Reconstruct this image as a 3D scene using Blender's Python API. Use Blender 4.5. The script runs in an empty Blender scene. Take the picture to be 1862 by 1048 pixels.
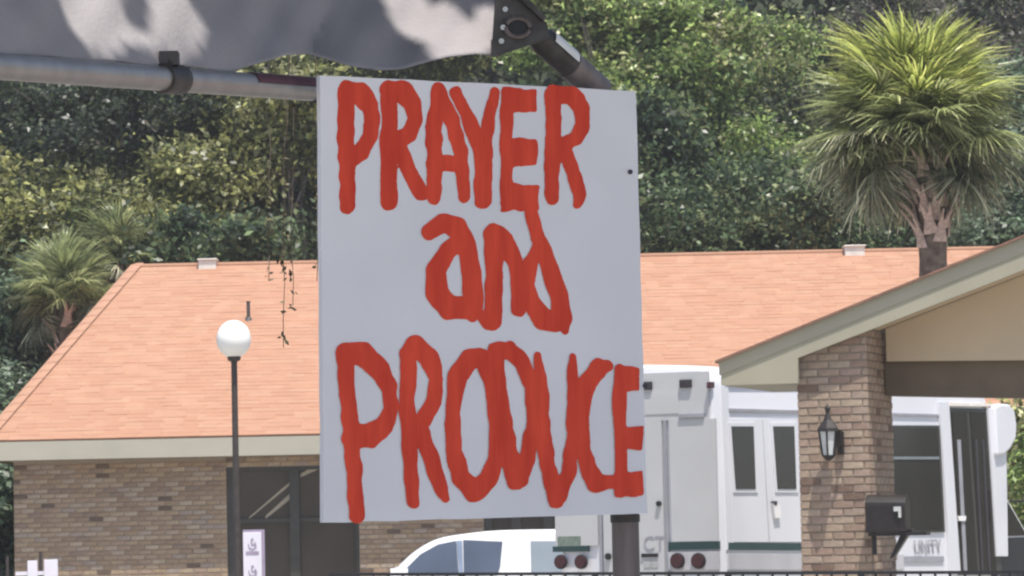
import bpy, bmesh, math, random
import numpy as np
from mathutils import Vector, Matrix, Euler

random.seed(7)
rng = np.random.default_rng(11)
sc = bpy.context.scene
COL = sc.collection

# ------------------------------------------------------------------ camera
CAM = Vector((0, 0, 1.55))
FPX, PW, PH = 7072.0, 1862.0, 1048.0
PITCH = math.atan((960 - 524) / FPX)
ROLL = math.radians(-1.2)
cam_d = bpy.data.cameras.new('camera')
cam = bpy.data.objects.new('camera', cam_d)
COL.objects.link(cam)
R_CAM = Matrix.Rotation(math.pi / 2 + PITCH, 3, 'X') @ Matrix.Rotation(ROLL, 3, 'Z')
cam.matrix_world = Matrix.Translation(CAM) @ R_CAM.to_4x4()
cam_d.sensor_width = 36.0
cam_d.lens = 36.0 * FPX / PW
cam_d.clip_end = 2000
cam_d.clip_start = 0.1
cam_d.dof.use_dof = True
cam_d.dof.focus_distance = 9.0
cam_d.dof.aperture_fstop = 40.0
sc.camera = cam

# ------------------------------------------------------------------ light
SUN = Vector((0.11, -0.29, 0.95)).normalized()
EL = math.asin(SUN.z)
AZ = math.atan2(SUN.x, SUN.y)
w = bpy.data.worlds.new("World")
sc.world = w
w.use_nodes = True
nt = w.node_tree
bg = nt.nodes['Background']
sky = nt.nodes.new('ShaderNodeTexSky')
sky.sky_type = 'NISHITA'
sky.sun_disc = False
sky.sun_elevation = EL
sky.sun_rotation = AZ
sky.dust_density = 2.0
nt.links.new(sky.outputs[0], bg.inputs[0])
bg.inputs[1].default_value = 0.10
sl = bpy.data.lights.new('sun', 'SUN')
sl.energy = 3.4
sl.angle = math.radians(0.5)
sl.color = (1.0, 0.955, 0.88)
so = bpy.data.objects.new('sun', sl)
COL.objects.link(so)
so.rotation_euler = SUN.to_track_quat('Z', 'Y').to_euler()
so.location = (0, 0, 40)

vs = sc.view_settings
vs.view_transform = 'Standard'
vs.look = 'None'
vs.gamma = 1.0
vs.use_curve_mapping = False
vs.exposure = 0.85
sc.cycles.filter_width = 2.2
sc.cycles.max_bounces = 6
sc.cycles.transparent_max_bounces = 4

# ------------------------------------------------------------------ helpers
def ray(px, py):
    return R_CAM @ Vector((px - PW / 2, -(py - PH / 2), -FPX))

def at(px, py, Y):
    """the place that stands Y metres in front of the camera along this sight line"""
    d = ray(px, py)
    return CAM + d * (Y / d.y)

def hit(px, py, p0, n):
    d = ray(px, py)
    return CAM + d * ((p0 - CAM).dot(n) / d.dot(n))

class Frame:
    """a wall-like plane: u runs along it, z up (or up-lean), n away from the viewer"""
    def __init__(s, o, u, v=Vector((0, 0, 1))):
        s.o = Vector(o); s.u = Vector(u).normalized(); s.v = Vector(v)
        s.n = s.u.cross(s.v).normalized()
        if s.n.y < 0: s.n = -s.n
        s.M = Matrix((s.u, s.v, s.n)).transposed().inverted()
    def uv(s, px, py, d=0.0):
        p = hit(px, py, s.o + s.n * d, s.n)
        q = s.M @ (p - s.o)
        return q.x, q.y
    def p(s, a, b, d=0.0):
        return s.o + s.u * a + s.v * b + s.n * d

class MB:
    def __init__(s):
        s.v = []; s.f = []; s.m = []
    def add(s, vs, fs, mi=0):
        k = len(s.v)
        s.v += [Vector(q) for q in vs]
        for f in fs:
            s.f.append([k + i for i in f]); s.m.append(mi)
        return s
    def hexa(s, c, mi=0):
        return s.add(c, [(0, 1, 2, 3), (7, 6, 5, 4), (0, 4, 5, 1), (1, 5, 6, 2), (2, 6, 7, 3), (3, 7, 4, 0)], mi)
    def box(s, a, b, mi=0):
        (x0, y0, z0), (x1, y1, z1) = a, b
        return s.hexa([(x0, y0, z0), (x1, y0, z0), (x1, y1, z0), (x0, y1, z0),
                       (x0, y0, z1), (x1, y0, z1), (x1, y1, z1), (x0, y1, z1)], mi)
    def fbox(s, F, u0, u1, z0, z1, d0, d1, mi=0):
        return s.hexa([F.p(u0, z0, d0), F.p(u1, z0, d0), F.p(u1, z0, d1), F.p(u0, z0, d1),
                       F.p(u0, z1, d0), F.p(u1, z1, d0), F.p(u1, z1, d1), F.p(u0, z1, d1)], mi)
    def prism(s, F, pts, d0, d1, mi=0):
        n = len(pts)
        vs = [F.p(a, b, d0) for a, b in pts] + [F.p(a, b, d1) for a, b in pts]
        fs = [tuple(range(n)), tuple(range(2 * n - 1, n - 1, -1))]
        fs += [(i, (i + 1) % n, n + (i + 1) % n, n + i) for i in range(n)]
        return s.add(vs, fs, mi)
    def tube(s, path, rad, n=10, mi=0, cap=True):
        path = [Vector(q) for q in path]
        if not hasattr(rad, '__len__'): rad = [rad] * len(path)
        rings = []
        for i, q in enumerate(path):
            t = (path[min(i + 1, len(path) - 1)] - path[max(i - 1, 0)]).normalized()
            a = Vector((0, 0, 1)) if abs(t.z) < 0.9 else Vector((1, 0, 0))
            e1 = t.cross(a).normalized(); e2 = t.cross(e1)
            rings.append([q + (e1 * math.cos(2 * math.pi * k / n) + e2 * math.sin(2 * math.pi * k / n)) * rad[i] for k in range(n)])
        vs = [q for r in rings for q in r]
        fs = []
        for i in range(len(path) - 1):
            for k in range(n):
                fs.append((i * n + k, i * n + (k + 1) % n, (i + 1) * n + (k + 1) % n, (i + 1) * n + k))
        if cap:
            fs.append(tuple(range(n))[::-1]); fs.append(tuple((len(path) - 1) * n + k for k in range(n)))
        return s.add(vs, fs, mi)
    def lathe(s, c, prof, n=20, mi=0, ph=0.0):
        c = Vector(c)
        vs = [c + Vector((r * math.cos(2 * math.pi * k / n + ph), r * math.sin(2 * math.pi * k / n + ph), z)) for r, z in prof for k in range(n)]
        fs = [(i * n + k, i * n + (k + 1) % n, (i + 1) * n + (k + 1) % n, (i + 1) * n + k) for i in range(len(prof) - 1) for k in range(n)]
        fs.append(tuple(range(n))[::-1]); fs.append(tuple((len(prof) - 1) * n + k for k in range(n)))
        return s.add(vs, fs, mi)
    def disc(s, c, axis, r, t, n=20, mi=0):
        axis = Vector(axis).normalized()
        return s.tube([Vector(c), Vector(c) + axis * t], r, n, mi)
    def build(s, name, mats, parent=None, smooth=False, fix=True, bevel=0):
        off = base_of(parent)
        me = bpy.data.meshes.new(name)
        me.from_pydata([tuple(q - off) for q in s.v], [], s.f)
        for m in (mats if isinstance(mats, (list, tuple)) else [mats]): me.materials.append(m)
        me.polygons.foreach_set('material_index', s.m)
        if fix:
            b = bmesh.new(); b.from_mesh(me)
            bmesh.ops.remove_doubles(b, verts=b.verts, dist=1e-5)
            bmesh.ops.recalc_face_normals(b, faces=b.faces); b.to_mesh(me); b.free()
        if smooth:
            me.polygons.foreach_set('use_smooth', [True] * len(me.polygons))
            try: me.set_sharp_from_angle(angle=math.radians(40))
            except Exception: pass
        o = link(name, me, parent)
        if bevel:
            bv = o.modifiers.new('bevel', 'BEVEL'); bv.width = bevel; bv.segments = 2; bv.limit_method = 'ANGLE'
        return o

def base_of(o):
    p = Vector((0, 0, 0))
    while o is not None:
        p = p + o.location; o = o.parent
    return p

def link(name, data, parent=None):
    o = bpy.data.objects.new(name, data)
    COL.objects.link(o)
    if parent is not None: o.parent = parent
    return o

def tag(o, label=None, cat=None, group=None, kind=None):
    if label: o['label'] = label
    if cat: o['category'] = cat
    if group: o['group'] = group
    if kind: o['kind'] = kind
    return o

def thing(name, loc, label, cat, group=None):
    o = link(name, None); o.location = Vector(loc)
    return tag(o, label, cat, group)

# ------------------------------------------------------------------ materials
def mat(name, c, rough=0.7, var=0.12, scale=6.0, bump=0.0, bscale=40.0, metal=0.0, spec=0.35, c2=None, coat=0.0, stretch=None, detail=5):
    m = bpy.data.materials.new(name); m.use_nodes = True
    t = m.node_tree; n = t.nodes; b = n['Principled BSDF']
    b.inputs['Roughness'].default_value = rough
    b.inputs['Metallic'].default_value = metal
    b.inputs['Specular IOR Level'].default_value = spec
    b.inputs['Coat Weight'].default_value = coat
    tc = n.new('ShaderNodeTexCoord'); src = tc.outputs['Object']
    if stretch:
        mp = n.new('ShaderNodeMapping'); mp.inputs['Scale'].default_value = stretch
        t.links.new(src, mp.inputs[0]); src = mp.outputs[0]
    no = n.new('ShaderNodeTexNoise'); no.inputs['Scale'].default_value = scale; no.inputs['Detail'].default_value = detail
    t.links.new(src, no.inputs['Vector'])
    cr = n.new('ShaderNodeValToRGB')
    lo = [x * (1 - var) for x in c]; hi = [min(1, x * (1 + var)) for x in (c2 or c)]
    cr.color_ramp.elements[0].position = 0.3; cr.color_ramp.elements[1].position = 0.7
    cr.color_ramp.elements[0].color = (*lo, 1); cr.color_ramp.elements[1].color = (*hi, 1)
    t.links.new(no.outputs['Fac'], cr.inputs[0]); t.links.new(cr.outputs[0], b.inputs['Base Color'])
    if bump:
        n2 = n.new('ShaderNodeTexNoise'); n2.inputs['Scale'].default_value = bscale; n2.inputs['Detail'].default_value = 6
        t.links.new(src, n2.inputs['Vector'])
        bp = n.new('ShaderNodeBump'); bp.inputs['Strength'].default_value = bump; bp.inputs['Distance'].default_value = 0.02
        t.links.new(n2.outputs['Fac'], bp.inputs['Height']); t.links.new(bp.outputs[0], b.inputs['Normal'])
    return m

def leafmat(name, c, trans=0.35, rough=0.36):
    m = bpy.data.materials.new(name); m.use_nodes = True
    t = m.node_tree; n = t.nodes; b = n['Principled BSDF']; out = n['Material Output']
    geo = n.new('ShaderNodeNewGeometry')
    hs = n.new('ShaderNodeHueSaturation'); hs.inputs['Color'].default_value = (*c, 1)
    mr = n.new('ShaderNodeMapRange'); mr.inputs['To Min'].default_value = 0.5; mr.inputs['To Max'].default_value = 2.2
    pw = n.new('ShaderNodeMath'); pw.operation = 'POWER'; pw.inputs[1].default_value = 2.4
    t.links.new(geo.outputs['Random Per Island'], pw.inputs[0]); t.links.new(pw.outputs[0], mr.inputs['Value']); t.links.new(mr.outputs[0], hs.inputs['Value'])
    t.links.new(hs.outputs[0], b.inputs['Base Color'])
    b.inputs['Roughness'].default_value = rough; b.inputs['Specular IOR Level'].default_value = 0.5
    tr = n.new('ShaderNodeBsdfTranslucent'); t.links.new(hs.outputs[0], tr.inputs['Color'])
    mx = n.new('ShaderNodeMixShader'); mx.inputs[0].default_value = trans
    t.links.new(b.outputs[0], mx.inputs[1]); t.links.new(tr.outputs[0], mx.inputs[2]); t.links.new(mx.outputs[0], out.inputs[0])
    return m

def glass(name, c, rough=0.06, spec=0.6):
    m = mat(name, c, rough, 0.15, 1.5, spec=spec)
    return m

M = {}
M['sign'] = mat('sign_board_paint', (0.82, 0.80, 0.83), 0.75, 0.07, 2.6, 0.06, 30, detail=9)
M['red'] = mat('red_brush_paint', (0.72, 0.070, 0.042), 0.8, 0.10, 34, 0.2, 90, c2=(0.78, 0.090, 0.050), stretch=(1, 1, 0.16), spec=0.1)
M['screw'] = mat('screw_steel', (0.06, 0.06, 0.07), 0.4, metal=0.6)
M['steel'] = mat('galvanised_steel', (0.36, 0.335, 0.325), 0.42, 0.10, 25, 0.05, 90, metal=0.55)
M['darkmetal'] = mat('dark_bracket_metal', (0.075, 0.068, 0.065), 0.5, 0.35, 30, 0.1, 80, metal=0.3)
M['rustpost'] = mat('weathered_post_metal', (0.20, 0.165, 0.16), 0.55, 0.35, 22, 0.15, 60, metal=0.3, stretch=(1, 1, 0.15))
M['redtape'] = mat('dark_red_label', (0.12, 0.045, 0.055), 0.6, 0.25, 40)
M['whiteband'] = mat('white_band', (0.80, 0.78, 0.76), 0.5, 0.04, 20)
M['rubber'] = mat('black_rubber', (0.03, 0.03, 0.032), 0.6)
M['bolt'] = mat('bolt_zinc', (0.6, 0.6, 0.58), 0.4, metal=0.4)
M['shade_bark'] = mat('oak_bark', (0.13, 0.10, 0.08), 0.9, 0.4, 8, 0.6, 18, stretch=(1, 1, 0.3))
M['bark'] = mat('grey_bark', (0.12, 0.105, 0.09), 0.9, 0.4, 5, 0.6, 12, stretch=(1, 1, 0.3))
M['rake'] = mat('rake_paint', (0.36, 0.335, 0.255), 0.6, 0.05, 2)
M['fascia'] = mat('fascia_paint', (0.40, 0.375, 0.305), 0.6, 0.05, 2)
M['gable'] = mat('tan_gable_paint', (0.56, 0.455, 0.33), 0.75, 0.05, 2, 0.05, 50)
M['beam'] = mat('shaded_beam_brown', (0.15, 0.118, 0.085), 0.7, 0.10, 4, 0.05, 30)  # dark partly because the shade under the porch is put into the colour
M['mortar'] = mat('mortar', (0.27, 0.225, 0.18), 0.95, 0.12, 30, 0.2, 80)
M['trim'] = mat('bronze_window_frame', (0.055, 0.052, 0.047), 0.45, 0.15, 10)
M['glassdark'] = glass('dark_window_glass', (0.034, 0.031, 0.029), 0.08, 0.2)
M['glassroom'] = glass('brown_window_glass', (0.058, 0.047, 0.040), 0.10, 0.4)
M['inside'] = mat('room_inside', (0.10, 0.09, 0.08), 0.9)
M['rail'] = mat('pale_reflection', (0.36, 0.31, 0.24), 0.7)  # tone of the reflections laid on the building's window
M['roofbase'] = mat('salmon_roof_felt', (0.50, 0.26, 0.18), 0.9, 0.12, 3)
M['ventw'] = mat('vent_white', (0.75, 0.70, 0.64), 0.6)
M['pipe'] = mat('dark_vent_pipe', (0.08, 0.075, 0.075), 0.6)
M['drip'] = mat('roof_edge_orange_brown', (0.24, 0.135, 0.10), 0.8, 0.2, 12)
M['buswhite'] = mat('bus_white_paint', (0.68, 0.68, 0.715), 0.4, 0.03, 1.5, coat=0.2)
M['busshade'] = mat('bus_rear_shaded_white', (0.50, 0.50, 0.505), 0.45, 0.04, 2)  # shade on the white rear wall is put into this grey
M['bussill'] = mat('bus_skirt_grey', (0.46, 0.45, 0.47), 0.5, 0.08, 3)
M['seam'] = mat('bus_seam_grey', (0.30, 0.30, 0.33), 0.6)
M['busgreen'] = mat('dark_green_stripe', (0.025, 0.055, 0.055), 0.5, 0.1, 4)
M['buslogo'] = mat('grey_green_print', (0.17, 0.21, 0.18), 0.6, 0.2, 30)
M['bustext'] = mat('bus_grey_lettering', (0.33, 0.32, 0.36), 0.6)
M['blackp'] = mat('black_plastic', (0.022, 0.022, 0.023), 0.5)
M['lampred'] = mat('dark_red_lens', (0.060, 0.022, 0.025), 0.35, 0.2, 30)
M['lampblk'] = mat('lamp_housing', (0.04, 0.035, 0.04), 0.5)
M['plateg'] = mat('plate_grey', (0.40, 0.40, 0.40), 0.6, 0.2, 30)
M['tyre'] = mat('tyre', (0.025, 0.025, 0.025), 0.85)
M['rim'] = mat('wheel_rim', (0.45, 0.45, 0.46), 0.35, metal=0.7)
M['carwhite'] = mat('car_white_paint', (0.82, 0.82, 0.82), 0.25, 0.02, 1.5, coat=0.5)
M['carblue'] = mat('car_navy_paint', (0.018, 0.025, 0.085), 0.25, 0.1, 2, coat=0.5)
M['carglass'] = glass('car_window_blue_grey', (0.085, 0.105, 0.15), 0.1, 0.45)
M['carglassl'] = glass('car_window_pale', (0.25, 0.29, 0.33), 0.12, 0.5)
M['chrome'] = mat('chrome_strip', (0.45, 0.48, 0.53), 0.25, metal=0.8)
M['globe'] = mat('lamp_globe_opal', (0.86, 0.85, 0.82), 0.3, 0.02, 4)
M['lamppost'] = mat('dark_lamp_post', (0.055, 0.045, 0.042), 0.5, 0.2, 20)
M['lantern'] = mat('lantern_black_iron', (0.030, 0.026, 0.026), 0.5)
M['lanternglass'] = mat('lantern_frosted_glass', (0.55, 0.57, 0.57), 0.25, 0.08, 20)
M['mailbox'] = mat('mailbox_black_enamel', (0.025, 0.021, 0.021), 0.4, 0.2, 15)
M['fence'] = mat('black_fence_iron', (0.02, 0.02, 0.024), 0.5)
M['panelw'] = mat('white_panel', (0.72, 0.69, 0.76), 0.6, 0.03, 12)
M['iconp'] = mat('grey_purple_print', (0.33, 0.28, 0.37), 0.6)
M['lot'] = mat('pale_concrete_lot', (0.34, 0.315, 0.275), 0.95, 0.2, 1.2, 0.3, 60)  # unseen lot kept pale to bounce light up onto shaded fronts
M['grass'] = mat('lawn_ground', (0.075, 0.09, 0.035), 0.95, 0.4, 2.0, 0.5, 30)
M['concrete'] = mat('concrete', (0.42, 0.40, 0.37), 0.9, 0.1, 3, 0.2, 30)
M['woodland'] = mat('wooded_bank_ground', (0.035, 0.042, 0.022), 1.0, 0.5, 1.0, 0.5, 6)
M['boot'] = mat('palm_boot', (0.50, 0.36, 0.31), 0.9, 0.3, 18, 0.3, 40)
M['palmtrunk'] = mat('palm_trunk', (0.16, 0.115, 0.09), 0.95, 0.4, 10, 0.6, 30)
BR = [mat('brick_fired_clay', c, 0.9, 0.16, 18, 0.25, 70) for c in
      [(0.325, 0.240, 0.162), (0.295, 0.212, 0.143), (0.35, 0.268, 0.187), (0.265, 0.188, 0.132), (0.31, 0.222, 0.162),
       (0.34, 0.27, 0.21), (0.24, 0.175, 0.135), (0.30, 0.24, 0.20), (0.13, 0.092, 0.070), (0.38, 0.30, 0.225)]]
BRW = [0.16, 0.15, 0.1, 0.12, 0.12, 0.1, 0.08, 0.07, 0.055, 0.045]
SH = [mat('salmon_shingle', c, 0.95, 0.05, 3, 0.3, 60) for c in
      [(0.378, 0.211, 0.139), (0.375, 0.206, 0.135), (0.386, 0.217, 0.145), (0.368, 0.198, 0.128), (0.380, 0.213, 0.139), (0.374, 0.202, 0.132), (0.388, 0.222, 0.145)]]
BRC = [mat('column_brick_clay', c, 0.9, 0.18, 18, 0.25, 70) for c in
      [(0.345, 0.262, 0.198), (0.325, 0.242, 0.182), (0.365, 0.285, 0.22), (0.305, 0.222, 0.172), (0.34, 0.25, 0.20),
       (0.35, 0.272, 0.21), (0.285, 0.20, 0.157), (0.33, 0.255, 0.205), (0.175, 0.118, 0.09), (0.38, 0.30, 0.228)]]

# ------------------------------------------------------------------ ground, bank
def sheet(name, x0, y0, x1, y1, z, m):
    b = MB(); b.add([(x0, y0, z), (x1, y0, z), (x1, y1, z), (x0, y1, z)], [(0, 1, 2, 3)])
    o = b.build(name, m, fix=False); tag(o, kind='structure'); return o
sheet('ground', -900, -900, 900, 1200, 0.0, M['grass'])
sheet('parking_lot', -60, -30, 60, 57.0, 0.004, M['lot'])
kb = MB()
kb.box((-60, 57.0, -0.05), (60, 57.18, 0.13)); tag(kb.build('kerb', M['concrete']), kind='structure')
kb = MB(); kb.box((-40, 57.18, -0.05), (40, 60.4, 0.12)); tag(kb.build('pavement', M['concrete']), kind='structure')

def bank():
    b = MB(); xs = np.linspace(-90, 90, 61); ys = np.linspace(105, 157, 20)
    for j, y in enumerate(ys):
        for i, x in enumerate(xs):
            t = min(1, max(0, (y - 105) / 26)); z = 21 * (t * t * (3 - 2 * t)) + 0.8 * math.sin(x * 0.31 + y * 0.2) * t - 0.02
            b.v.append(Vector((x, y, z)))
    for j in range(19):
        for i in range(60):
            b.f.append([j * 61 + i, j * 61 + i + 1, (j + 1) * 61 + i + 1, (j + 1) * 61 + i]); b.m.append(0)
    tag(b.build('wooded_bank', M['woodland'], fix=False, smooth=True), kind='structure')
bank()

b = MB(); b.box((-905, -905, -1.0), (905, 1205, 27.0))  # thin air volume added to lift the far dark tones
hm = bpy.data.materials.new('added_haze'); hm.use_nodes = True
hn = hm.node_tree.nodes; hn.clear()
ho = hn.new('ShaderNodeOutputMaterial'); hv = hn.new('ShaderNodeVolumePrincipled')
hv.inputs['Color'].default_value = (0.95, 0.95, 0.96, 1); hv.inputs['Density'].default_value = 0.0006
hv.inputs['Anisotropy'].default_value = 0.2
hm.node_tree.links.new(hv.outputs[0], ho.inputs['Volume'])
tag(b.build('added_haze', hm), kind='stuff')

# ------------------------------------------------------------------ foliage builders
def leaf_object(name, C, size, mats, mi, parent=None, up=0.35, asp=0.55, kind=None, droop=0.0, out=None):
    """every leaf a small folded blade of its own"""
    n = len(C)
    nrm = rng.normal(size=(n, 3)) * 0.8; nrm[:, 2] += up * 2.0
    if out is not None: nrm += out
    nrm /= np.linalg.norm(nrm, axis=1)[:, None]
    t = rng.normal(size=(n, 3)); t[:, 2] -= droop
    t -= nrm * np.sum(t * nrm, axis=1)[:, None]
    t /= np.linalg.norm(t, axis=1)[:, None] + 1e-9
    s = np.cross(nrm, t)
    L = (size * rng.uniform(0.6, 1.35, n))[:, None]
    W = L * asp
    off = np.array(base_of(parent))
    C = C - off
    V = np.empty((n, 4, 3))
    V[:, 0] = C - t * L * 0.5
    V[:, 1] = C + s * W * 0.5 - t * L * 0.06 + nrm * L * 0.06
    V[:, 2] = C + t * L * 0.5
    V[:, 3] = C - s * W * 0.5 - t * L * 0.06 + nrm * L * 0.06
    me = bpy.data.meshes.new(name)
    me.vertices.add(n * 4); me.vertices.foreach_set('co', V.reshape(-1))
    me.loops.add(n * 4); me.loops.foreach_set('vertex_index', np.arange(n * 4, dtype=np.int32))
    me.polygons.add(n); me.polygons.foreach_set('loop_start', np.arange(0, n * 4, 4, dtype=np.int32))
    try: me.polygons.foreach_set('loop_total', np.full(n, 4, dtype=np.int32))
    except Exception: pass
    for m in mats: me.materials.append(m)
    me.polygons.foreach_set('material_index', np.asarray(mi, dtype=np.int32))
    me.update(); me.validate()
    o = link(name, me, parent)
    if kind: o['kind'] = kind
    return o

def clump_points(blobs, nleaf, nclump, cr, nm, tone_w):
    """blobs: list of (centre, (rx, ry, rz)); leaves gather in sprays near the shell of each"""
    vol = np.array([r[0] * r[2] + 0.01 for c, r in blobs]); vol = vol / vol.sum()
    C, MI, OUT = [], [], []
    for (c, r), f in zip(blobs, vol):
        k = max(4, int(nclump * f)); per = max(4, int(nleaf * f / k))
        d = rng.normal(size=(k, 3)); d /= np.linalg.norm(d, axis=1)[:, None]
        rad = rng.uniform(0.30, 1.15, k) ** 0.6
        cc = np.array(c) + d * rad[:, None] * np.array(r)
        base = rng.choice(nm, size=k, p=tone_w)
        for q in range(k):
            sp = rng.normal(size=(per, 3)) * cr * rng.uniform(0.6, 1.35) * np.array([1.0, 1.0, 0.75])
            C.append(cc[q] + sp)
            m = np.full(per, base[q]); ch = rng.random(per) < 0.25
            m[ch] = rng.integers(0, nm, ch.sum()); MI.append(m)
            OUT.append(np.tile(d[q], (per, 1)))
    return np.concatenate(C), np.concatenate(MI), np.concatenate(OUT)

PAL = {
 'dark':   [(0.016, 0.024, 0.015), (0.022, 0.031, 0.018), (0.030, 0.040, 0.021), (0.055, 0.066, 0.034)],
 'olive':  [(0.050, 0.058, 0.024), (0.085, 0.090, 0.036), (0.12, 0.125, 0.052), (0.17, 0.16, 0.07)],
 'yellow': [(0.045, 0.054, 0.022), (0.10, 0.105, 0.038), (0.17, 0.17, 0.068), (0.24, 0.22, 0.11)],
 'green':  [(0.055, 0.080, 0.028), (0.095, 0.130, 0.040), (0.13, 0.165, 0.055), (0.17, 0.19, 0.08)],
 'mid':    [(0.022, 0.035, 0.019), (0.040, 0.058, 0.028), (0.062, 0.085, 0.040), (0.11, 0.125, 0.062)],
 'grey':   [(0.070, 0.066, 0.055), (0.095, 0.088, 0.075), (0.12, 0.105, 0.095), (0.10, 0.115, 0.06)],
 'blue':   [(0.042, 0.062, 0.040), (0.068, 0.095, 0.058), (0.085, 0.12, 0.075), (0.13, 0.16, 0.11)],
}
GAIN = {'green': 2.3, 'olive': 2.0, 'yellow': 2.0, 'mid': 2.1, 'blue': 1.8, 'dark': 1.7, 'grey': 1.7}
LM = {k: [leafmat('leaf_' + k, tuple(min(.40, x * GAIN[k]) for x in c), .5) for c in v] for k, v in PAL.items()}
TW = {'dark': [.3, .35, .25, .1], 'olive': [.25, .35, .28, .12], 'yellow': [.25, .3, .3, .15], 'green': [.2, .3, .3, .2],
      'mid': [.3, .35, .25, .1], 'grey': [.3, .3, .25, .15], 'blue': [.3, .3, .25, .15]}

def wob(p0, p1, k, amp):
    p0, p1 = Vector(p0), Vector(p1); out = []
    for i in range(k + 1):
        t = i / k; q = p0.lerp(p1, t)
        a = amp * math.sin(math.pi * min(1, t * 1.2))
        out.append(q + Vector((random.uniform(-a, a), random.uniform(-a, a), random.uniform(-a, a) * 0.3)))
    return out

def tree(name, label, cat, Y, blobs_px, nleaf, pal, size=0.19, cr=0.40, trunk_px=None, trunk_r=0.16, depth=1.0, group=None, droop=0.0, nper=120, back=1.0):
    blobs = []; Y0 = Y
    for (px, py, rx, ry) in blobs_px:
        Yb = Y + random.uniform(-1, 1) + (0 if Y < 72 else max(-1.0, (330 - py) * .024)); c = at(px, py, Yb); k = Yb / FPX
        blobs.append((c, (rx * k, (rx + ry) * 0.5 * k * depth, ry * k)))
    big = max(blobs, key=lambda b: b[1][0] * b[1][2])
    tx = at(trunk_px, 500, Y).x if trunk_px is not None else big[0].x
    Y = sum(b_[0].y for b_ in blobs) / len(blobs) + back; tx = tx * Y / Y0 if trunk_px is not None else tx
    root = thing(name, (tx, Y, 0), label, cat, group)
    tb = MB(); top = Vector((tx + (big[0].x - tx) * 0.7, Y, big[0].z))
    zf = min(2.2, top.z * 0.45); fork = Vector((tx, Y, zf))
    tb.tube(wob((tx, Y, -0.1), fork, 3, 0.05) + wob(fork, top, 5, 0.18)[1:], [trunk_r * (1.25 - 0.11 * i) for i in range(9)], 8)
    tb.build('trunk', M['bark'], root, smooth=True)
    lb = MB()
    for c, r in blobs:
        for q in range(4):
            d = Vector((random.uniform(-.7, .7) * r[0], random.uniform(-.7, .7) * r[1], random.uniform(-.2, .7) * r[2]))
            st = fork.lerp(top, random.uniform(0.2, 0.9))
            lb.tube(wob(st, Vector(c) + d, 4, 0.2), [trunk_r * f for f in (0.45, 0.36, 0.27, 0.18, 0.08)], 5)
    lb.build('limb', M['bark'], root, smooth=True, fix=False)
    if cat == 'tree':
        sub = []
        for c, r in blobs:
            for q in range(9):
                d = Vector((random.gauss(0, .48) * r[0], random.gauss(0, .55) * max(1.6, r[1]), random.gauss(0, .46) * r[2]))
                f = random.uniform(.24, .48); sub.append((c + d, (r[0] * f * 1.15, r[1] * f, r[2] * f * random.uniform(.7, 1.0))))
        blobs_l = sub
    else: blobs_l = blobs
    C, mi, out = clump_points(blobs_l, nleaf, max(6, nleaf // nper), cr, 4, TW[pal])
    keep = C[:, 2] > 0.05
    leaf_object('crown', C[keep], size, LM[pal], mi[keep], root, kind=None, droop=droop, out=out[keep] * .9)
    return root

# ---- far wood that reads as one mass
def backing():
    n = 52000
    px = rng.uniform(-420, 2280, n); py = rng.uniform(-330, 760, n); Y = rng.uniform(99, 106, n)
    py = py + 20 * np.sin(px * 0.02)
    C = np.empty((n, 3))
    dr = np.array([[*ray(0, 0)], [*ray(1, 0)], [*ray(0, 1)]])
    D = dr[0] + (dr[1] - dr[0]) * px[:, None] + (dr[2] - dr[0]) * py[:, None]
    C = np.array(CAM) + D * (Y / D[:, 1])[:, None]
    cell = (np.sin(px * 0.013 + 2 * np.sin(py * 0.011)) + np.sin(py * 0.017 + px * 0.004)) + rng.normal(size=n) * 0.7
    mi = np.clip(((cell + 2.0) / 4.0 * 4).astype(int), 0, 3)
    o = leaf_object('far_woodland', C, 0.42, LM['mid'][:1] + LM['dark'][1:3] + LM['mid'][:1], mi, up=0.3)
    tag(o, 'dense dark wood filling the background behind the tiled building', 'woodland', kind='stuff')
backing()

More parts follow.
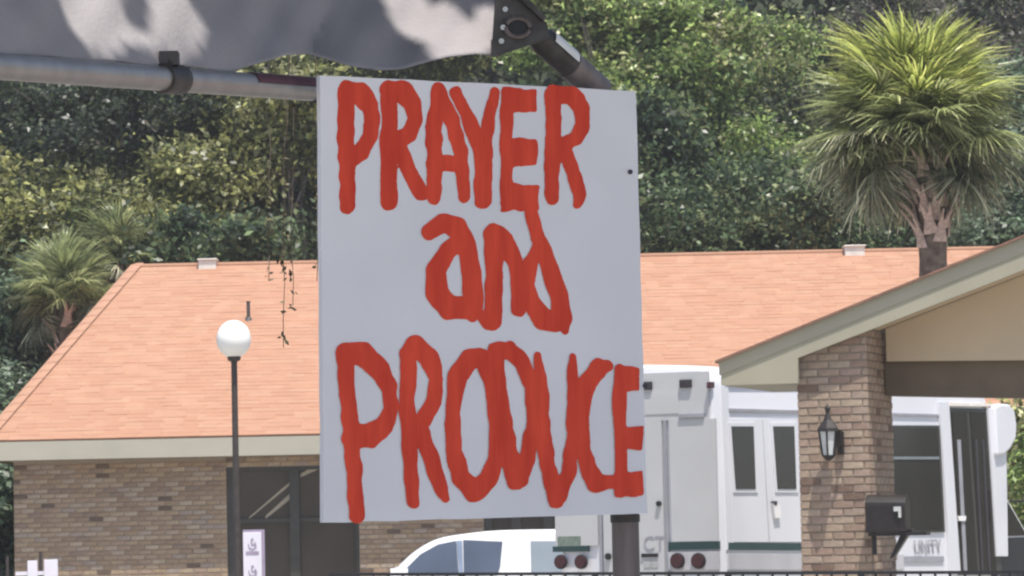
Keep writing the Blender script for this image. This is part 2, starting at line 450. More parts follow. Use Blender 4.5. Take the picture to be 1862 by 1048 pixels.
trees = [
 # label, cat, Y, blobs, leaves, palette, kw
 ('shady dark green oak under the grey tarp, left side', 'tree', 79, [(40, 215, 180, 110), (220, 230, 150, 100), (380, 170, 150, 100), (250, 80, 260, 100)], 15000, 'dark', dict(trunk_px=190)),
 ('yellow green bushy tree at the left frame edge above the roof hip', 'tree', 79, [(5, 380, 90, 80), (120, 390, 90, 70), (30, 440, 110, 110)], 12000, 'yellow', dict(trunk_px=30)),
 ('sunlit olive tree with yellowish leaves behind the left roof ridge', 'tree', 80, [(300, 400, 110, 80), (260, 450, 90, 60), (350, 330, 70, 60)], 11000, 'yellow', dict(trunk_px=300)),
 ('olive green tree behind the roof between lamp globe and sign', 'tree', 82, [(440, 330, 120, 110), (470, 430, 110, 80), (400, 240, 110, 90), (520, 290, 60, 130)], 15000, 'olive', dict(trunk_px=465)),
 ('dark slender tree close against the left edge of the sign', 'tree', 85, [(560, 360, 45, 140), (600, 250, 70, 130), (640, 420, 90, 100)], 7000, 'dark', dict(trunk_px=562, trunk_r=.22)),
 ('light green treetop between the tarp and the top of the sign', 'tree', 88, [(540, 90, 130, 90), (700, 70, 130, 100), (840, 100, 130, 90)], 12000, 'olive', dict(trunk_px=730)),
 ('bright green leafy tree right of the metal bracket', 'tree', 79, [(1080, 60, 130, 90), (1190, 130, 120, 110), (1250, 30, 130, 90), (1130, 190, 70, 60)], 17000, 'green', dict(trunk_px=1185)),
 ('speckled green tree right beside the sign, above the salmon ridge', 'tree', 82, [(1240, 280, 110, 90), (1340, 230, 100, 110), (1200, 350, 90, 80)], 13000, 'mid', dict(trunk_px=1270)),
 ('mid green rounded tree between bright tree and palm', 'tree', 83, [(1390, 90, 120, 100), (1420, 210, 90, 90), (1370, 300, 80, 80)], 14000, 'green', dict(trunk_px=1395)),
 ('low dark shrubby tree along the right half of the ridge', 'tree', 78, [(1230, 420, 100, 60), (1370, 400, 110, 80), (1500, 410, 110, 90)], 14000, 'mid', dict(trunk_px=1380)),
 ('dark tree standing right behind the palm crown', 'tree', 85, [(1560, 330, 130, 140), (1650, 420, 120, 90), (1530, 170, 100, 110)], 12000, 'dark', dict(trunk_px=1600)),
 ('grey brown thin leaved tree in the top right corner', 'tree', 88, [(1640, 10, 120, 70), (1790, 40, 120, 90), (1890, 150, 90, 120)], 9000, 'grey', dict(trunk_px=1790, size=.15)),
 ('olive undergrowth tree at the right frame edge below the palm', 'tree', 80, [(1800, 350, 90, 110), (1870, 250, 80, 130), (1790, 430, 90, 60)], 10000, 'blue', dict(trunk_px=1820)),
 ('bluish green bushy tree beside the left roof slope', 'tree', 74, [(20, 590, 80, 90), (10, 690, 80, 100)], 9000, 'blue', dict(trunk_px=0)),
 ('sparse green bush at the lower left corner of the brick wall', 'bush', 66, [(-20, 800, 70, 130), (-14, 930, 60, 110)], 9000, 'blue', dict(trunk_px=-20, size=.15, cr=.25, trunk_r=.08)),
 ('thin tree with a pale bare stem close to the left edge of the sign', 'tree', 77, [(525, 250, 70, 70), (545, 180, 80, 60)], 4500, 'yellow', dict(trunk_px=533, trunk_r=.06, back=-1.0)),
 ('small grey green bush behind the left ridge vent', 'tree', 77, [(190, 470, 90, 60), (350, 455, 80, 40), (460, 460, 80, 40)], 8000, 'mid', dict(trunk_px=250)),
]
for (lab, cat, Y, bl, nl, pal, kw) in trees:
    nm = 'bush' if cat == 'bush' else 'broadleaf_tree'
    if 'size' not in kw: kw['size'] = random.uniform(.11, .19)
    if 'cr' not in kw: kw['cr'] = random.uniform(.20, .34)
    tree(nm, lab, cat, Y, bl, int(nl * 1.35 * min(2.6, (.19 / kw['size']) ** 1.6)), pal, group='trees behind the building' if cat == 'tree' else None, **kw)
tree('shrub', 'dense green shrub in front of the bus cab at right frame edge', 'bush', 50.5, [(1880, 1010, 34, 80), (1905, 900, 45, 110)], 6000, 'green', size=.10, cr=.16, trunk_r=.05, trunk_px=1905)
tree('small_tree', 'olive small tree beyond the bus cab at the right edge', 'tree', 57.5, [(1885, 940, 40, 60), (1905, 860, 50, 60), (1884, 790, 46, 56)], 7000, 'yellow', size=.12, cr=.2, trunk_r=.07, trunk_px=1890)

# ------------------------------------------------------------------ palms
def frond_mesh(nm, seed, green, pet=0.80):
    r = random.Random(seed); b = MB()
    b.tube([(0, 0, 0), (pet * .5, 0, 0.03), (pet, 0, 0)], [0.022, 0.017, 0.012], 5, mi=0)
    nb = 50
    for i in range(nb):
        t = (i + 0.5) / nb * 2 - 1
        a = t * math.radians(128) + r.uniform(-.05, .05)
        base = pet + 0.18 * (1 - abs(t)) ** 1.5
        L = (0.74 - 0.24 * abs(t) ** 1.5) * r.uniform(0.85, 1.12)
        wd = 0.0145
        dx, dy = math.cos(a), math.sin(a)
        pts = []
        for k, s in enumerate((0.0, 0.35, 0.7, 1.0)):
            dr = -0.30 * (L * s) ** 2 - (0.20 * max(0, s - 0.6) * (r.random() * 2 + .3)) - 0.10 * abs(t) * s
            pts.append(Vector((base + dx * L * s, dy * L * s, dr + 0.03 * math.cos(3 * a))))
        ww = [wd * 0.5, wd, wd * 0.7, 0.003]
        px_, py_ = -dy, dx
        vsl, fs = [], []
        for k in range(4):
            lift = ww[k] * 0.6
            vsl += [pts[k] + Vector((px_ * ww[k], py_ * ww[k], lift)), pts[k], pts[k] - Vector((px_ * ww[k], py_ * ww[k], -lift))]
        for k in range(3):
            fs += [(3 * k, 3 * k + 1, 3 * k + 4, 3 * k + 3), (3 * k + 1, 3 * k + 2, 3 * k + 5, 3 * k + 4)]
        b.add(vsl, fs, mi=1 if r.random() < (0.55 if seed > 20 else 0.72) else 2)
    me = bpy.data.meshes.new(nm); me.from_pydata([tuple(v) for v in b.v], [], b.f)
    for m in green: me.materials.append(m)
    me.polygons.foreach_set('material_index', b.m)
    return me

G1 = [leafmat('palm_petiole', (0.16, 0.19, 0.07), .2), leafmat('palm_blade', (0.23, 0.26, 0.115), .5, .35), leafmat('palm_blade_light', (0.40, 0.41, 0.21), .45, .35)]
G2 = [leafmat('palm_petiole_dry', (0.20, 0.18, 0.11), .2), leafmat('palm_blade_lower', (0.16, 0.175, 0.105), .42, .4), leafmat('palm_blade_dry', (0.44, 0.41, 0.29), .3, .4)]
G3 = [leafmat('palm_petiole_young_lit', (0.22, 0.24, 0.07), .25), leafmat('palm_blade_young_lit', (0.30, 0.34, 0.10), .5, .35), leafmat('palm_blade_young_lit_pale', (0.44, 0.45, 0.15), .5, .35)]  # top fronds: sunlight on the crown is put into their brighter colour
FM = {'young': [frond_mesh('palm_frond', 3 + i, G3, (.8, .55, .35)[i]) for i in range(3)], 'mid': [frond_mesh('palm_frond', 13 + i, G1, (.8, .6, .38)[i]) for i in range(3)], 'old': [frond_mesh('palm_frond', 23 + i, G2, (.78, .6, .4)[i]) for i in range(3)]}

def palm(label, px, py_c, Y, scale, nf, trunk_r, nboot=26, boots_down=1.35, seed=5, young=.34, dx=0.0):
    r = random.Random(seed)
    c = at(px, py_c, Y)
    root = thing('palm_tree', (c.x, c.y, 0), label, 'palm', 'palms by the building')
    tb = MB(); zt = c.z - 0.15 * scale
    prof = []
    k = 26
    for i in range(k):
        z = -0.1 + (zt - 0.35 + 0.1) * i / (k - 1)
        prof.append((trunk_r * (1.12 - 0.12 * i / k) * (1 + 0.06 * ((i % 2) - .5)), z))
    prof.append((trunk_r * .4, zt))
    tb.lathe((c.x, c.y, 0), prof, 14); tb.build('trunk', M['palmtrunk'], root, smooth=True)
    # boots: the split stubs of cut fronds round the top of the trunk
    bm_ = MB(); Lb = 0.46
    pts = [(-0.5, 0), (-0.28, .45), (-0.34, 1.0), (0, .62), (0.34, 1.0), (0.28, .45), (0.5, 0)]
    FB = Frame((0, 0, 0), (0, 1, 0)); vsb = []
    n = len(pts)
    for d in (0, 0.035):
        for a, z in pts: vsb.append(Vector((d + 0.26 * z * z, a * 0.22, z * Lb)))
    fs = [(0, 1, 2, 3), (3, 4, 5, 6), (0, 3, 6), tuple(n + i for i in (3, 2, 1, 0)), tuple(n + i for i in (6, 5, 4, 3)), (n + 6, n + 3, n)]
    fs += [(i, (i + 1) % n, n + (i + 1) % n, n + i) for i in range(n)]
    bm_.add(vsb, fs)
    me = bpy.data.meshes.new('boot'); me.from_pydata([tuple(v) for v in bm_.v], [], bm_.f); me.materials.append(M['boot'])
    for i in range(nboot):
        o = link('boot', me, root)
        a = i * 2.4 + r.uniform(-.2, .2); z = c.z - 0.4 * scale - boots_down * (i / nboot)
        o.location = (math.cos(a) * trunk_r * .92, math.sin(a) * trunk_r * .92, z)
        s = r.uniform(.75, 1.05); o.scale = (s, s, s)
        o.rotation_euler = (r.uniform(-.15, .15), r.uniform(-.05, .3), a)
    for i in range(nf):
        t = i / (nf - 1)
        el = math.radians(86 - 140 * t ** 1.0 + r.uniform(-14, 14))
        a = i * 2.39996 + r.uniform(-.25, .25)
        if el < math.radians(-8) and abs((math.degrees(a) + 90 + 180) % 360 - 180) < 42: continue
        kind = 'young' if t < young else ('mid' if t < 0.62 else 'old')
        o = link('frond', r.choice(FM[kind]), root)
        o.location = (math.cos(a) * trunk_r * .4 + dx, math.sin(a) * trunk_r * .4, c.z - 0.25 * t * scale)
        s = scale * r.uniform(0.88, 1.08) * (1.0 if t < .6 else 1.0 - .20 * (t - .6) / .4); o.scale = (s, s, s)
        o.rotation_mode = 'XYZ'
        o.rotation_euler = (Matrix.Rotation(a, 3, 'Z') @ Matrix.Rotation(-el, 3, 'Y') @ Matrix.Rotation(r.uniform(-.6, .6), 3, 'X')).to_euler()
    return root
palm('tall cabbage palm with round crown above the right roof and porch', 1690, 232, 52.0, 1.03, 190, .185, nboot=34, boots_down=1.25, seed=8, dx=-.22)
palm('drooping palm partly hidden behind the left roof slope', 118, 535, 71.5, .80, 60, .15, nboot=8, boots_down=1.2, seed=15, young=-1)
palm('smaller palm with pale hanging fronds beyond the ridge end', 215, 470, 75.0, .70, 36, .15, nboot=10, boots_down=.7, seed=21, young=-1)

# ------------------------------------------------------------------ building with the salmon roof
YE, YW, YR = 60.0, 60.5, 66.6
FE = Frame((0, YE, 0), (1, 0, 0)); FW = Frame((0, YW, 0), (1, 0, 0))
zt = (FE.uv(290, 794)[1] + FE.uv(20, 800)[1]) / 2
zb = (FE.uv(290, 832)[1] + FE.uv(20, 838)[1]) / 2
FR = Frame((0, YR, 0), (1, 0, 0))
zr = (FR.uv(300, 487)[1] + FR.uv(1500, 456)[1]) / 2
xe = FE.uv(-28, 800)[0]; xr = FR.uv(246, 488)[0]
XE = 14.5
xw = FW.uv(25, 900)[0]
bld = thing('brick_building', (0, 66, 0), 'long low brick building with salmon shingle hip roof and dark windows', 'building')
# wall shell
wx = [FW.uv(412, 900)[0], FW.uv(652, 900)[0]]
wz_top = FW.uv(520, 848)[1]
w2 = [FW.uv(880, 950)[0], FW.uv(1290, 950)[0]]; w2z = FW.uv(940, 925)[1]
wall = MB()
def wseg(x0, x1, z0, z1): wall.box((x0, YW, z0), (x1, YW + .25, z1))
wseg(xw, wx[0], 0, zb + .02); wseg(wx[0], wx[1], wz_top, zb + .02); wseg(wx[1], w2[0], 0, zb + .02)
wseg(w2[0], w2[1], w2z, zb + .02); wseg(w2[0], w2[1], 0, 0.9); wseg(w2[1], XE - .5, 0, zb + .02)
wall.box((xw, YW + .25, 0), (xw + .25, 72.6, zb + .02)); wall.box((XE - .75, YW + .25, 0), (XE - .5, 72.6, zb + .02)); wall.box((xw, 72.6, 0), (XE - .5, 72.85, zb + .02))
wallo = wall.build('wall', M['mortar'], bld)

BRICK_V = {}
def brick_mesh(L, H, D, k, pal=None):
    pal = pal or BR; key = (round(L, 3), k, id(pal))
    if key not in BRICK_V:
        b = MB(); e = 0.004
        x = L / 2 - .0; z = H / 2
        v = [(-x, 0, -z), (x, 0, -z), (x, 0, z), (-x, 0, z), (-x + e, -D, -z + e), (x - e, -D, -z + e), (x - e, -D, z - e), (-x + e, -D, z - e)]
        me = bpy.data.meshes.new('brick')
        me.from_pydata(v, [], [(4, 5, 6, 7), (0, 1, 5, 4), (1, 2, 6, 5), (2, 3, 7, 6), (3, 0, 4, 7)])
        me.materials.append(pal[k]); BRICK_V[key] = me
    return BRICK_V[key]

def lay_bricks(F, d, u0, u1, z0, z1, parent, limit, stuff, ph0=0, top=None, pal=None):
    """running bond on plane F at offset d; returns how many were laid one by one"""
    L, H, J = 0.203, 0.064, 0.011; n = 0; off = base_of(parent)
    rot = math.atan2(F.u.y, F.u.x)
    rows = int((z1 - z0) / (H + J))
    for r in range(rows, -1, -1):
        z = z0 + r * (H + J) + H / 2
        if z + H / 2 > z1: continue
        u = u0 - (L + J) / 2 * ((r + ph0) % 2)
        while u < u1:
            a, b = max(u, u0), min(u + L, u1); u += L + J
            if b - a < 0.03: continue
            if top is not None and z + H / 2 > top((a + b) / 2): continue
            k = int(rng.choice(10, p=BRW))
            D = random.uniform(.006, .013)
            c = F.p((a + b) / 2, z, d)
            if n < limit:
                ln = round((b - a) * 50) / 50
                o = link('brick', brick_mesh(b - a if abs(b - a - L) > .01 else L, H, .01, k, pal), parent)
                o.location = c - off; o.rotation_euler = (0, 0, rot); o.scale = (1, D / .01, 1); n += 1
            else:
                x = (b - a) / 2; q = [F.p((a + b) / 2 + s * x, z + t * H / 2, d) for s, t in ((-1, -1), (1, -1), (1, 1), (-1, 1))]
                e = .004
                q2 = [F.p((a + b) / 2 + s * (x - e), z + t * (H / 2 - e), d - D) for s, t in ((-1, -1), (1, -1), (1, 1), (-1, 1))]
                stuff.add(q + q2, [(4, 5, 6, 7), (0, 1, 5, 4), (1, 2, 6, 5), (2, 3, 7, 6), (3, 0, 4, 7)], k)
    return n
stf = MB()
nb = lay_bricks(FW, 0, xw, wx[0] - .003, 0.96, zb - .01, wallo, 300, stf)
lay_bricks(FW, 0, wx[1] + .003, w2[0] - .003, 0.15, zb - .01, wallo, 0, stf)
lay_bricks(FW, 0, xw, wx[0] - .003, 0.13, 0.96 - .011, wallo, 0, stf)
lay_bricks(FW, 0, wx[0], wx[1], wz_top + .01, zb - .01, wallo, 0, stf)
lay_bricks(FW, 0, w2[1] + .003, w2[1] + 8, 0.15, zb - .01, wallo, 0, stf)
tag(stf.build('brickwork', BR, wallo, fix=False), kind='stuff')

# windows
def window(F, u0, u1, z0, z1, muls, transom, diag=False):
    fr = MB(); t = .085
    fr.fbox(F, u0, u0 + t * 1.4, z0, z1, .03, .16); fr.fbox(F, u1 - t * .6, u1, z0, z1, .03, .16)
    fr.fbox(F, u0 + t * 1.4, u1 - t * .6, z1 - t * .7, z1, .03, .16); fr.fbox(F, u0 + t * 1.4, u1 - t * .6, z0, z0 + t, .03, .16)
    wn = fr.build('window', M['trim'], bld)
    us = [u0 + t * 1.4] + muls + [u1 - t * .6]
    for m in muls:
        b = MB(); b.fbox(F, m - .075, m + .075, z0 + t, z1 - t * .7, .02, .15); b.build('mullion', M['trim'], wn)
    edges = [u0 + t * 1.4] + [x for m in muls for x in (m - .075, m + .075)] + [u1 - t * .6]
    for i in range(0, len(edges), 2):
        a, b_ = edges[i], edges[i + 1]
        zs = [(z0 + t, transom - .03), (transom + .03, z1 - t * .7)] if transom else [(z0 + t, z1 - t * .7)]
        if transom:
            b = MB(); b.fbox(F, a, b_, transom - .03, transom + .03, .05, .14); b.build('transom', M['trim'], wn)
        for (c, d) in zs:
            b = MB(); b.fbox(F, a, b_, c, d, .10, .108); b.build('pane', M['glassroom'], wn)
    return wn
mz = FW.uv(535, 900)[0]
trz = FW.uv(480, 947)[1]
win = window(FW, wx[0], wx[1], 0.14, wz_top, [mz], trz)
window(FW, w2[0], w2[1], 0.9, w2z, [w2[0] + .5, w2[0] + 1.0, w2[0] + 2.0], None)
# pale slanting strips standing in for reflections on the upper panes
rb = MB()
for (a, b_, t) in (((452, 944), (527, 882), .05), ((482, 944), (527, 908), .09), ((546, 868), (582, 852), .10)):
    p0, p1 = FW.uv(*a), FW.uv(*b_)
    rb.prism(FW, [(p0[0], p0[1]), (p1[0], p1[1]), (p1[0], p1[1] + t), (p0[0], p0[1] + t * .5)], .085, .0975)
rb.build('reflection_strip', M['rail'], win)  # the 'rail' material is the tone of the reflections
# dark room shell keeps daylight out behind the glass
b = MB(); b.box((xw + .3, YW + 1.6, 0.02), (XE - .8, YW + 1.7, zb - .05)); b.build('inner_wall', M['inside'], bld)
b = MB(); b.box((xw + .01, YW + .01, zb + .02), (XE - .51, 72.84, zb + .06)); b.build('ceiling', M['inside'], bld)

# roof
rf = MB(); YB = 73.2; xrr = XE - 5
rf.add([(xe, YE, zt), (XE, YE, zt), (xrr, YR, zr), (xr, YR, zr), (xe, YB, zt), (XE, YB, zt),
        (xe, YE, zt - .03), (XE, YE, zt - .03), (XE, YB, zt - .03), (xe, YB, zt - .03)],
       [(0, 1, 2, 3), (4, 3, 2, 5), (0, 3, 4), (1, 5, 2), (6, 9, 8, 7), (0, 6, 7, 1), (1, 7, 8, 5), (5, 8, 9, 4), (4, 9, 6, 0)])
roof = rf.build('roof', M['roofbase'], bld)
sv = Vector((0, YR - YE, zr - zt)); SL = sv.length; sv.normalize()
FS = Frame((xe, YE, zt), (1, 0, 0), sv)
stf = MB(); nsh = 0; SHM = {}
off = base_of(roof)
tilt = math.atan2(zr - zt, YR - YE)
EXPO, LSH = 0.150, 0.305
rows = int(SL / EXPO)
x_far = FE.uv(1490, 700)[0] - xe + 4.0
for r in range(rows):
    s0 = r * EXPO - 0.03; s1 = min(SL, s0 + 0.215)
    lim0 = (xr - xe) * max(0, s0) / SL + .015
    u = -LSH * random.random()
    while u < x_far:
        wdt = LSH * random.choice((1, 1, 1, .75, 1.25)); a, c = max(u, lim0), u + wdt - .006; u += wdt
        if c - a < .05: continue
        th = random.uniform(.008, .014); k = random.randrange(7) if random.random() < .75 else 3
        o0 = .004; e0 = .0
        if nsh < 300 and a + xe < FE.uv(1330, 700)[0] and c - a > .2:
            key = (round((c - a) / .07625), k)
            if key not in SHM:
                L2 = key[0] * .07625 - .006
                me = bpy.data.meshes.new('shingle')
                hx = L2 / 2
                me.from_pydata([(-hx, 0, .004), (hx, 0, .004), (hx, .215, .004), (-hx, .215, .004), (-hx, 0, .011), (hx, 0, .011), (hx, .215, .008), (-hx, .215, .008)], [],
                               [(4, 5, 6, 7), (0, 1, 5, 4), (1, 2, 6, 5), (3, 0, 4, 7), (2, 3, 7, 6)])
                me.materials.append(SH[k]); SHM[key] = me
            o = link('shingle', SHM[key], roof)
            o.location = FS.p((a + c) / 2, s0) - off; o.rotation_euler = (tilt, 0, 0); o.scale = ((c - a) / (key[0] * .07625 - .006), 1, th / .011); nsh += 1
        else:
            nn = Vector((0, -sv.z, sv.y))
            P = lambda q, s, h: FS.p(q, s) + nn * h
            stf.add([P(a, s0, .004), P(c, s0, .004), P(c, s1, .004), P(a, s1, .004), P(a, s0, th), P(c, s0, th), P(c, s1, .008), P(a, s1, .008)],
                    [(4, 5, 6, 7), (0, 1, 5, 4), (1, 2, 6, 5), (3, 0, 4, 7)], k)
tag(stf.build('shingles', SH, roof, fix=False), kind='stuff')
b = MB(); p0, p1 = Vector((xe, YE, zt)), Vector((xr, YR, zr)); hn = 22
for i in range(hn):
    q0 = p0.lerp(p1, i / hn); q1 = p0.lerp(p1, (i + 1.25) / hn); h = .03
    b.add([q0 + Vector((-.1, 0, h * .3)), q0 + Vector((0, 0, h + .015)), q0 + Vector((.12, 0, .045)), q1 + Vector((-.1, 0, h * .2)), q1 + Vector((0, 0, h)), q1 + Vector((.12, 0, .035))],
          [(0, 1, 4, 3), (1, 2, 5, 4), (0, 2, 1)], 0)
b.build('hip_cap', SH[2], roof, fix=False)
b = MB(); b.tube([(xr, YR, zr + .0), (xrr, YR, zr + .0)], .045, 8); b.build('ridge_cap', SH[0], roof)
# fascia and soffit
b = MB(); b.box((xe, YE - .03, zb), (XE, YE, zt - .035)); b.build('fascia', M['fascia'], bld)
b = MB(); b.box((xe - .03, YE, zb), (xe, YB, zt - .035)); b.build('fascia', M['fascia'], bld)
b = MB(); b.box((xe, YE, zb + .03), (XE, YW, zb + .06)); b.box((xe, YW, zb + .03), (xw, YB, zb + .06)); b.build('soffit', M['gable'], bld)
for (x0, x1, y0, y1) in ((361, 393, 479, 489), (1536, 1572, 448, 457)):
    a = FR.uv(x0, y1, -.15); c = FR.uv(x1, y0, -.15)
    b = MB(); b.fbox(FR, a[0], c[0], zr - .12, zr + .075, -.2, .2); b.fbox(FR, a[0] - .02, c[0] + .02, zr + .075, zr + .10, -.23, .23); b.build('roof_vent', M['ventw'], roof, bevel=.012)
pv = hit(452, 582, Vector((0, YE, zt)), Vector((0, -sv.z, sv.y)))
b = MB(); b.lathe(pv + Vector((0, 0, -.05)), [(.09, 0), (.05, .08), (.03, .1), (.03, .34), (.036, .34), (.036, .36)], 10); b.build('vent_pipe', M['pipe'], roof, smooth=True)

# ------------------------------------------------------------------ shuttle bus
O = at(1312, 850, 40.5); O = Vector((O.x, O.y, 0))
UL = Vector((0.47, 0.883, 0)).normalized(); UW = Vector((-UL.y, UL.x, 0))     # forward along the body, and across it to the left
LEAN = math.tan(math.radians(2.7)); BWID = 2.02
O = O - UW * (LEAN * .9) * 1.0
VS = (Vector((0, 0, 1)) + UW * LEAN)
bus = thing('shuttle_bus', O + UL * 4 + UW * 1, 'white shuttle bus with green stripe parked behind the brick porch column', 'bus')
FSD = Frame(O, UL, VS)           # right-hand side wall
FRE = Frame(O + UW * BWID, -UW)  # rear wall, left corner to right corner
if FSD.n.dot(UW) < 0: sgn = -1
else: sgn = 1
def bp(l, wv, z): return O + UL * l + UW * wv + Vector((0, 0, z))
zroof = 1.55 + (960 - 668) * 40.8 / FPX - .03
def section(z0=.42, inset=0.0, drop=0.0):
    top = zroof - drop
    pts = []
    def side(z): return LEAN * z
    pts.append((side(z0) + inset, z0)); r = .22
    for i in range(0, 6):
        a = math.pi - (math.pi / 2) * i / 5
        pts.append((side(top - r) + inset + r + r * math.cos(a), top - r + r * math.sin(a)))
    mid = (BWID / 2, top + .035)
    full = pts + [mid] + [(BWID - q[0], q[1]) for q in reversed(pts)]
    return full
bd = MB(); LB = 8.05
secs = [(0.02, .05, .07), (0.0 + .03, .02, .03), (.09, 0, 0), (4, 0, 0), (LB - .4, 0, 0), (LB - .12, .02, .05), (LB + .05, .10, .18)]
rings = []
for (l, ins, dr) in secs:
    rings.append([bp(l, a, z) for a, z in section(.42, ins, dr)])
n = len(rings[0]); vsx = [q for r in rings for q in r]; fsx = []
for i in range(len(rings) - 1):
    for k in range(n):
        fsx.append((i * n + k, i * n + (k + 1) % n, (i + 1) * n + (k + 1) % n, (i + 1) * n + k))
fsx.append(tuple(range(n))); fsx.append(tuple((len(rings) - 1) * n + k for k in reversed(range(n))))
bd.add(vsx, fsx); body = bd.build('body', M['buswhite'], bus, smooth=True)

def rpanel(name, x0, y0, x1, y1, m, d0=0.0, d1=.012, parent=bus, bevel=0):
    """a rear-wall piece given by two opposite corners"""
    a, c = FRE.uv(x0, y0), FRE.uv(x1, y1)
    b = MB(); b.fbox(FRE, min(a[0], c[0]), max(a[0], c[0]), min(a[1], c[1]), max(a[1], c[1]), d0 - d1, d0 + .03); return b.build(name, m, parent, bevel=bevel)
def spoly(name, pts, m, t=.012, base=0.0, parent=bus, bevel=0):
    """a side-wall piece; t is how far it stands proud of the panel"""
    q = [FSD.uv(*p) for p in pts]
    b = MB(); b.prism(FSD, q, -sgn * (base + t), sgn * .02); return b.build(name, m, parent, bevel=bevel)

rpanel('rear_panel', 1014, 686, 1290, 762, M['busshade'], 0, .005)
rr = rpanel('rear_panel', 1217, 764, 1306, 984, M['busshade'], 0, .010)
rpanel('rear_panel', 1006, 764, 1088, 992, M['busshade'], 0, .010)
door = rpanel('rear_door', 1094, 764, 1210, 1060, M['busshade'], 0, .014)
rpanel('door_seam', 1211.5, 764, 1214, 1060, M['seam'], 0, .006)
rpanel('door_seam', 1090, 764, 1093, 1060, M['seam'], 0, .006)
rpanel('rear_cap', 1170, 716, 1235, 752, M['busshade'], 0, .012)
b = MB(); a = FRE.uv(1236, 760); c = FRE.uv(1282, 752); b.fbox(FRE, a[0], c[0], a[1], c[1], -.03, .03); b.build('rear_ledge', M['seam'], bus)
for (x, y) in ((1248, 698), (1176, 702), (1100, 703), (1045, 704)):
    rpanel('marker_lamp', x - 11, y - 7, x + 11, y + 7, M['lampblk'], 0, .035, bevel=.008)
rpanel('green_stripe', 1216, 986, 1308, 999, M['busgreen'], 0, .016)
rpanel('green_stripe', 1006, 994, 1071, 1003, M['busgreen'], 0, .016)
rpanel('printed_logo', 1015, 976, 1057, 993, M['buslogo'], 0, .015)
rpanel('grip_bar', 1168, 1007, 1198, 1013, M['blackp'], 0, .03)
rpanel('number_plate', 1172, 1019, 1198, 1032, M['plateg'], 0, .02)
rpanel('skirt', 1216, 1004, 1308, 1036, M['bussill'], 0, .018)
for (x, y, r_) in ((1022, 1022, .062), (1059, 1022, .062), (1234, 1020, .068), (1272, 1020, .068)):
    a = FRE.uv(x, y); p = FRE.p(a[0], a[1], -.018)
    b = MB(); b.disc(p, -FRE.n, r_ + .015, .02, 20, 0); b.disc(p - FRE.n * .02, -FRE.n, r_, .02, 20, 1); b.build('tail_light', [M['lampblk'], M['lampred']], bus, smooth=True)
p = FRE.uv(1200, 916); b = MB(); b.disc(FRE.p(p[0], p[1], -.014), -FRE.n, .028, .03, 12); b.build('door_lock', M['blackp'], bus)
p = FRE.uv(1108, 1012); b = MB(); b.disc(FRE.p(p[0], p[1], -.014), -FRE.n, .035, .03, 12); b.build('door_hinge', M['blackp'], bus)
b = MB(); b.fbox(FRE, .05, BWID - .05, .40, .58, -.12, .03); b.build('rear_bumper', M['blackp'], bus, bevel=.02)

# side wall pieces
spoly('belt_rail', [(1322, 743), (1712, 754), (1712, 758), (1322, 748)], M['seam'], .02)
spoly('roof_rail', [(1316, 698), (1452, 699), (1452, 703), (1316, 702)], M['seam'], .02)
spoly('corner_trim', [(1309, 702), (1322, 702), (1334, 1000), (1320, 1000)], M['buswhite'], .015)
spoly('side_lamp', [(1288, 695), (1296, 695), (1296, 706), (1288, 706)], M['lampred'], .02)
for xs_, sh in (((1326, 1384), 0), ((1389, 1450), 1)):
    x0, x1 = xs_
    dr = spoly('lift_door', [(x0 - 6, 762), (x1, 762), (x1 + 13, 986), (x0 + 6, 986)], M['buswhite'], .018)
    a0 = (1325, 1365) if not sh else (1401, 1439)
    spoly('door_window', [(a0[0] - 4, 769), (a0[1] + 4, 769), (a0[1] + 9, 896), (a0[0] + 5, 896)], M['buswhite'], .03, parent=dr)
    spoly('pane', [(a0[0], 776), (a0[1], 776), (a0[1] + 4, 890), (a0[0] + 8, 890)], M['glassdark'], .036, parent=dr)
    if sh:
        spoly('door_handle', [(1398, 916), (1411, 918), (1413, 942), (1402, 943)], M['whiteband'], .05, parent=dr)
        spoly('lock', [(1399, 912), (1405, 912), (1405, 919), (1399, 919)], M['lampblk'], .055, parent=dr)
spoly('door_seam', [(1385, 764), (1388, 764), (1399, 984), (1396, 984)], M['seam'], .008)
spoly('green_stripe', [(1322, 987), (1632, 991), (1632, 1003), (1322, 1000)], M['busgreen'], .02)
spoly('side_skirt', [(1322, 1006), (1640, 1009), (1642, 1036), (1322, 1036)], M['bussill'], .02)
sw = spoly('side_window', [(1600, 774), (1706, 774), (1716, 968), (1610, 968)], M['trim'], .02)
spoly('pane', [(1604, 778), (1702, 778), (1712, 964), (1612, 964)], M['glassdark'], .026, parent=sw)
spoly('sash_bar', [(1612, 831), (1703, 831), (1703, 836), (1612, 836)], M['chrome'], .034, parent=sw)
spoly('front_stripe', [(1634, 1012), (1714, 1012), (1715, 1022), (1634, 1022)], M['seam'], .016)
spoly('door_post', [(1703, 732), (1720, 732), (1741, 1040), (1723, 1040)], M['buswhite'], .04)
ed = spoly('entrance_door', [(1722, 742), (1796, 744), (1820, 1046), (1742, 1046)], M['trim'], .02)
spoly('door_leaf', [(1726, 750), (1754, 750), (1774, 1040), (1747, 1040)], M['glassdark'], .03, parent=ed)
spoly('door_leaf', [(1760, 750), (1790, 751), (1808, 1040), (1780, 1040)], M['glassdark'], .03, parent=ed)
for (x0, x1) in ((1736, 1742), (1768, 1772), (1781, 1785)):
    spoly('grab_rail', [(x0, 800), (x1, 800), (x1 + 12, 1038), (x0 + 12, 1038)], M['lampblk'] if x0 > 1740 else M['seam'], .036, parent=ed)
spoly('door_handle', [(1735, 939), (1750, 939), (1749, 948), (1737, 948)], M['whiteband'], .05, parent=ed)
spoly('front_post', [(1790, 742), (1822, 742), (1826, 1012), (1806, 1012)], M['buswhite'], .05)
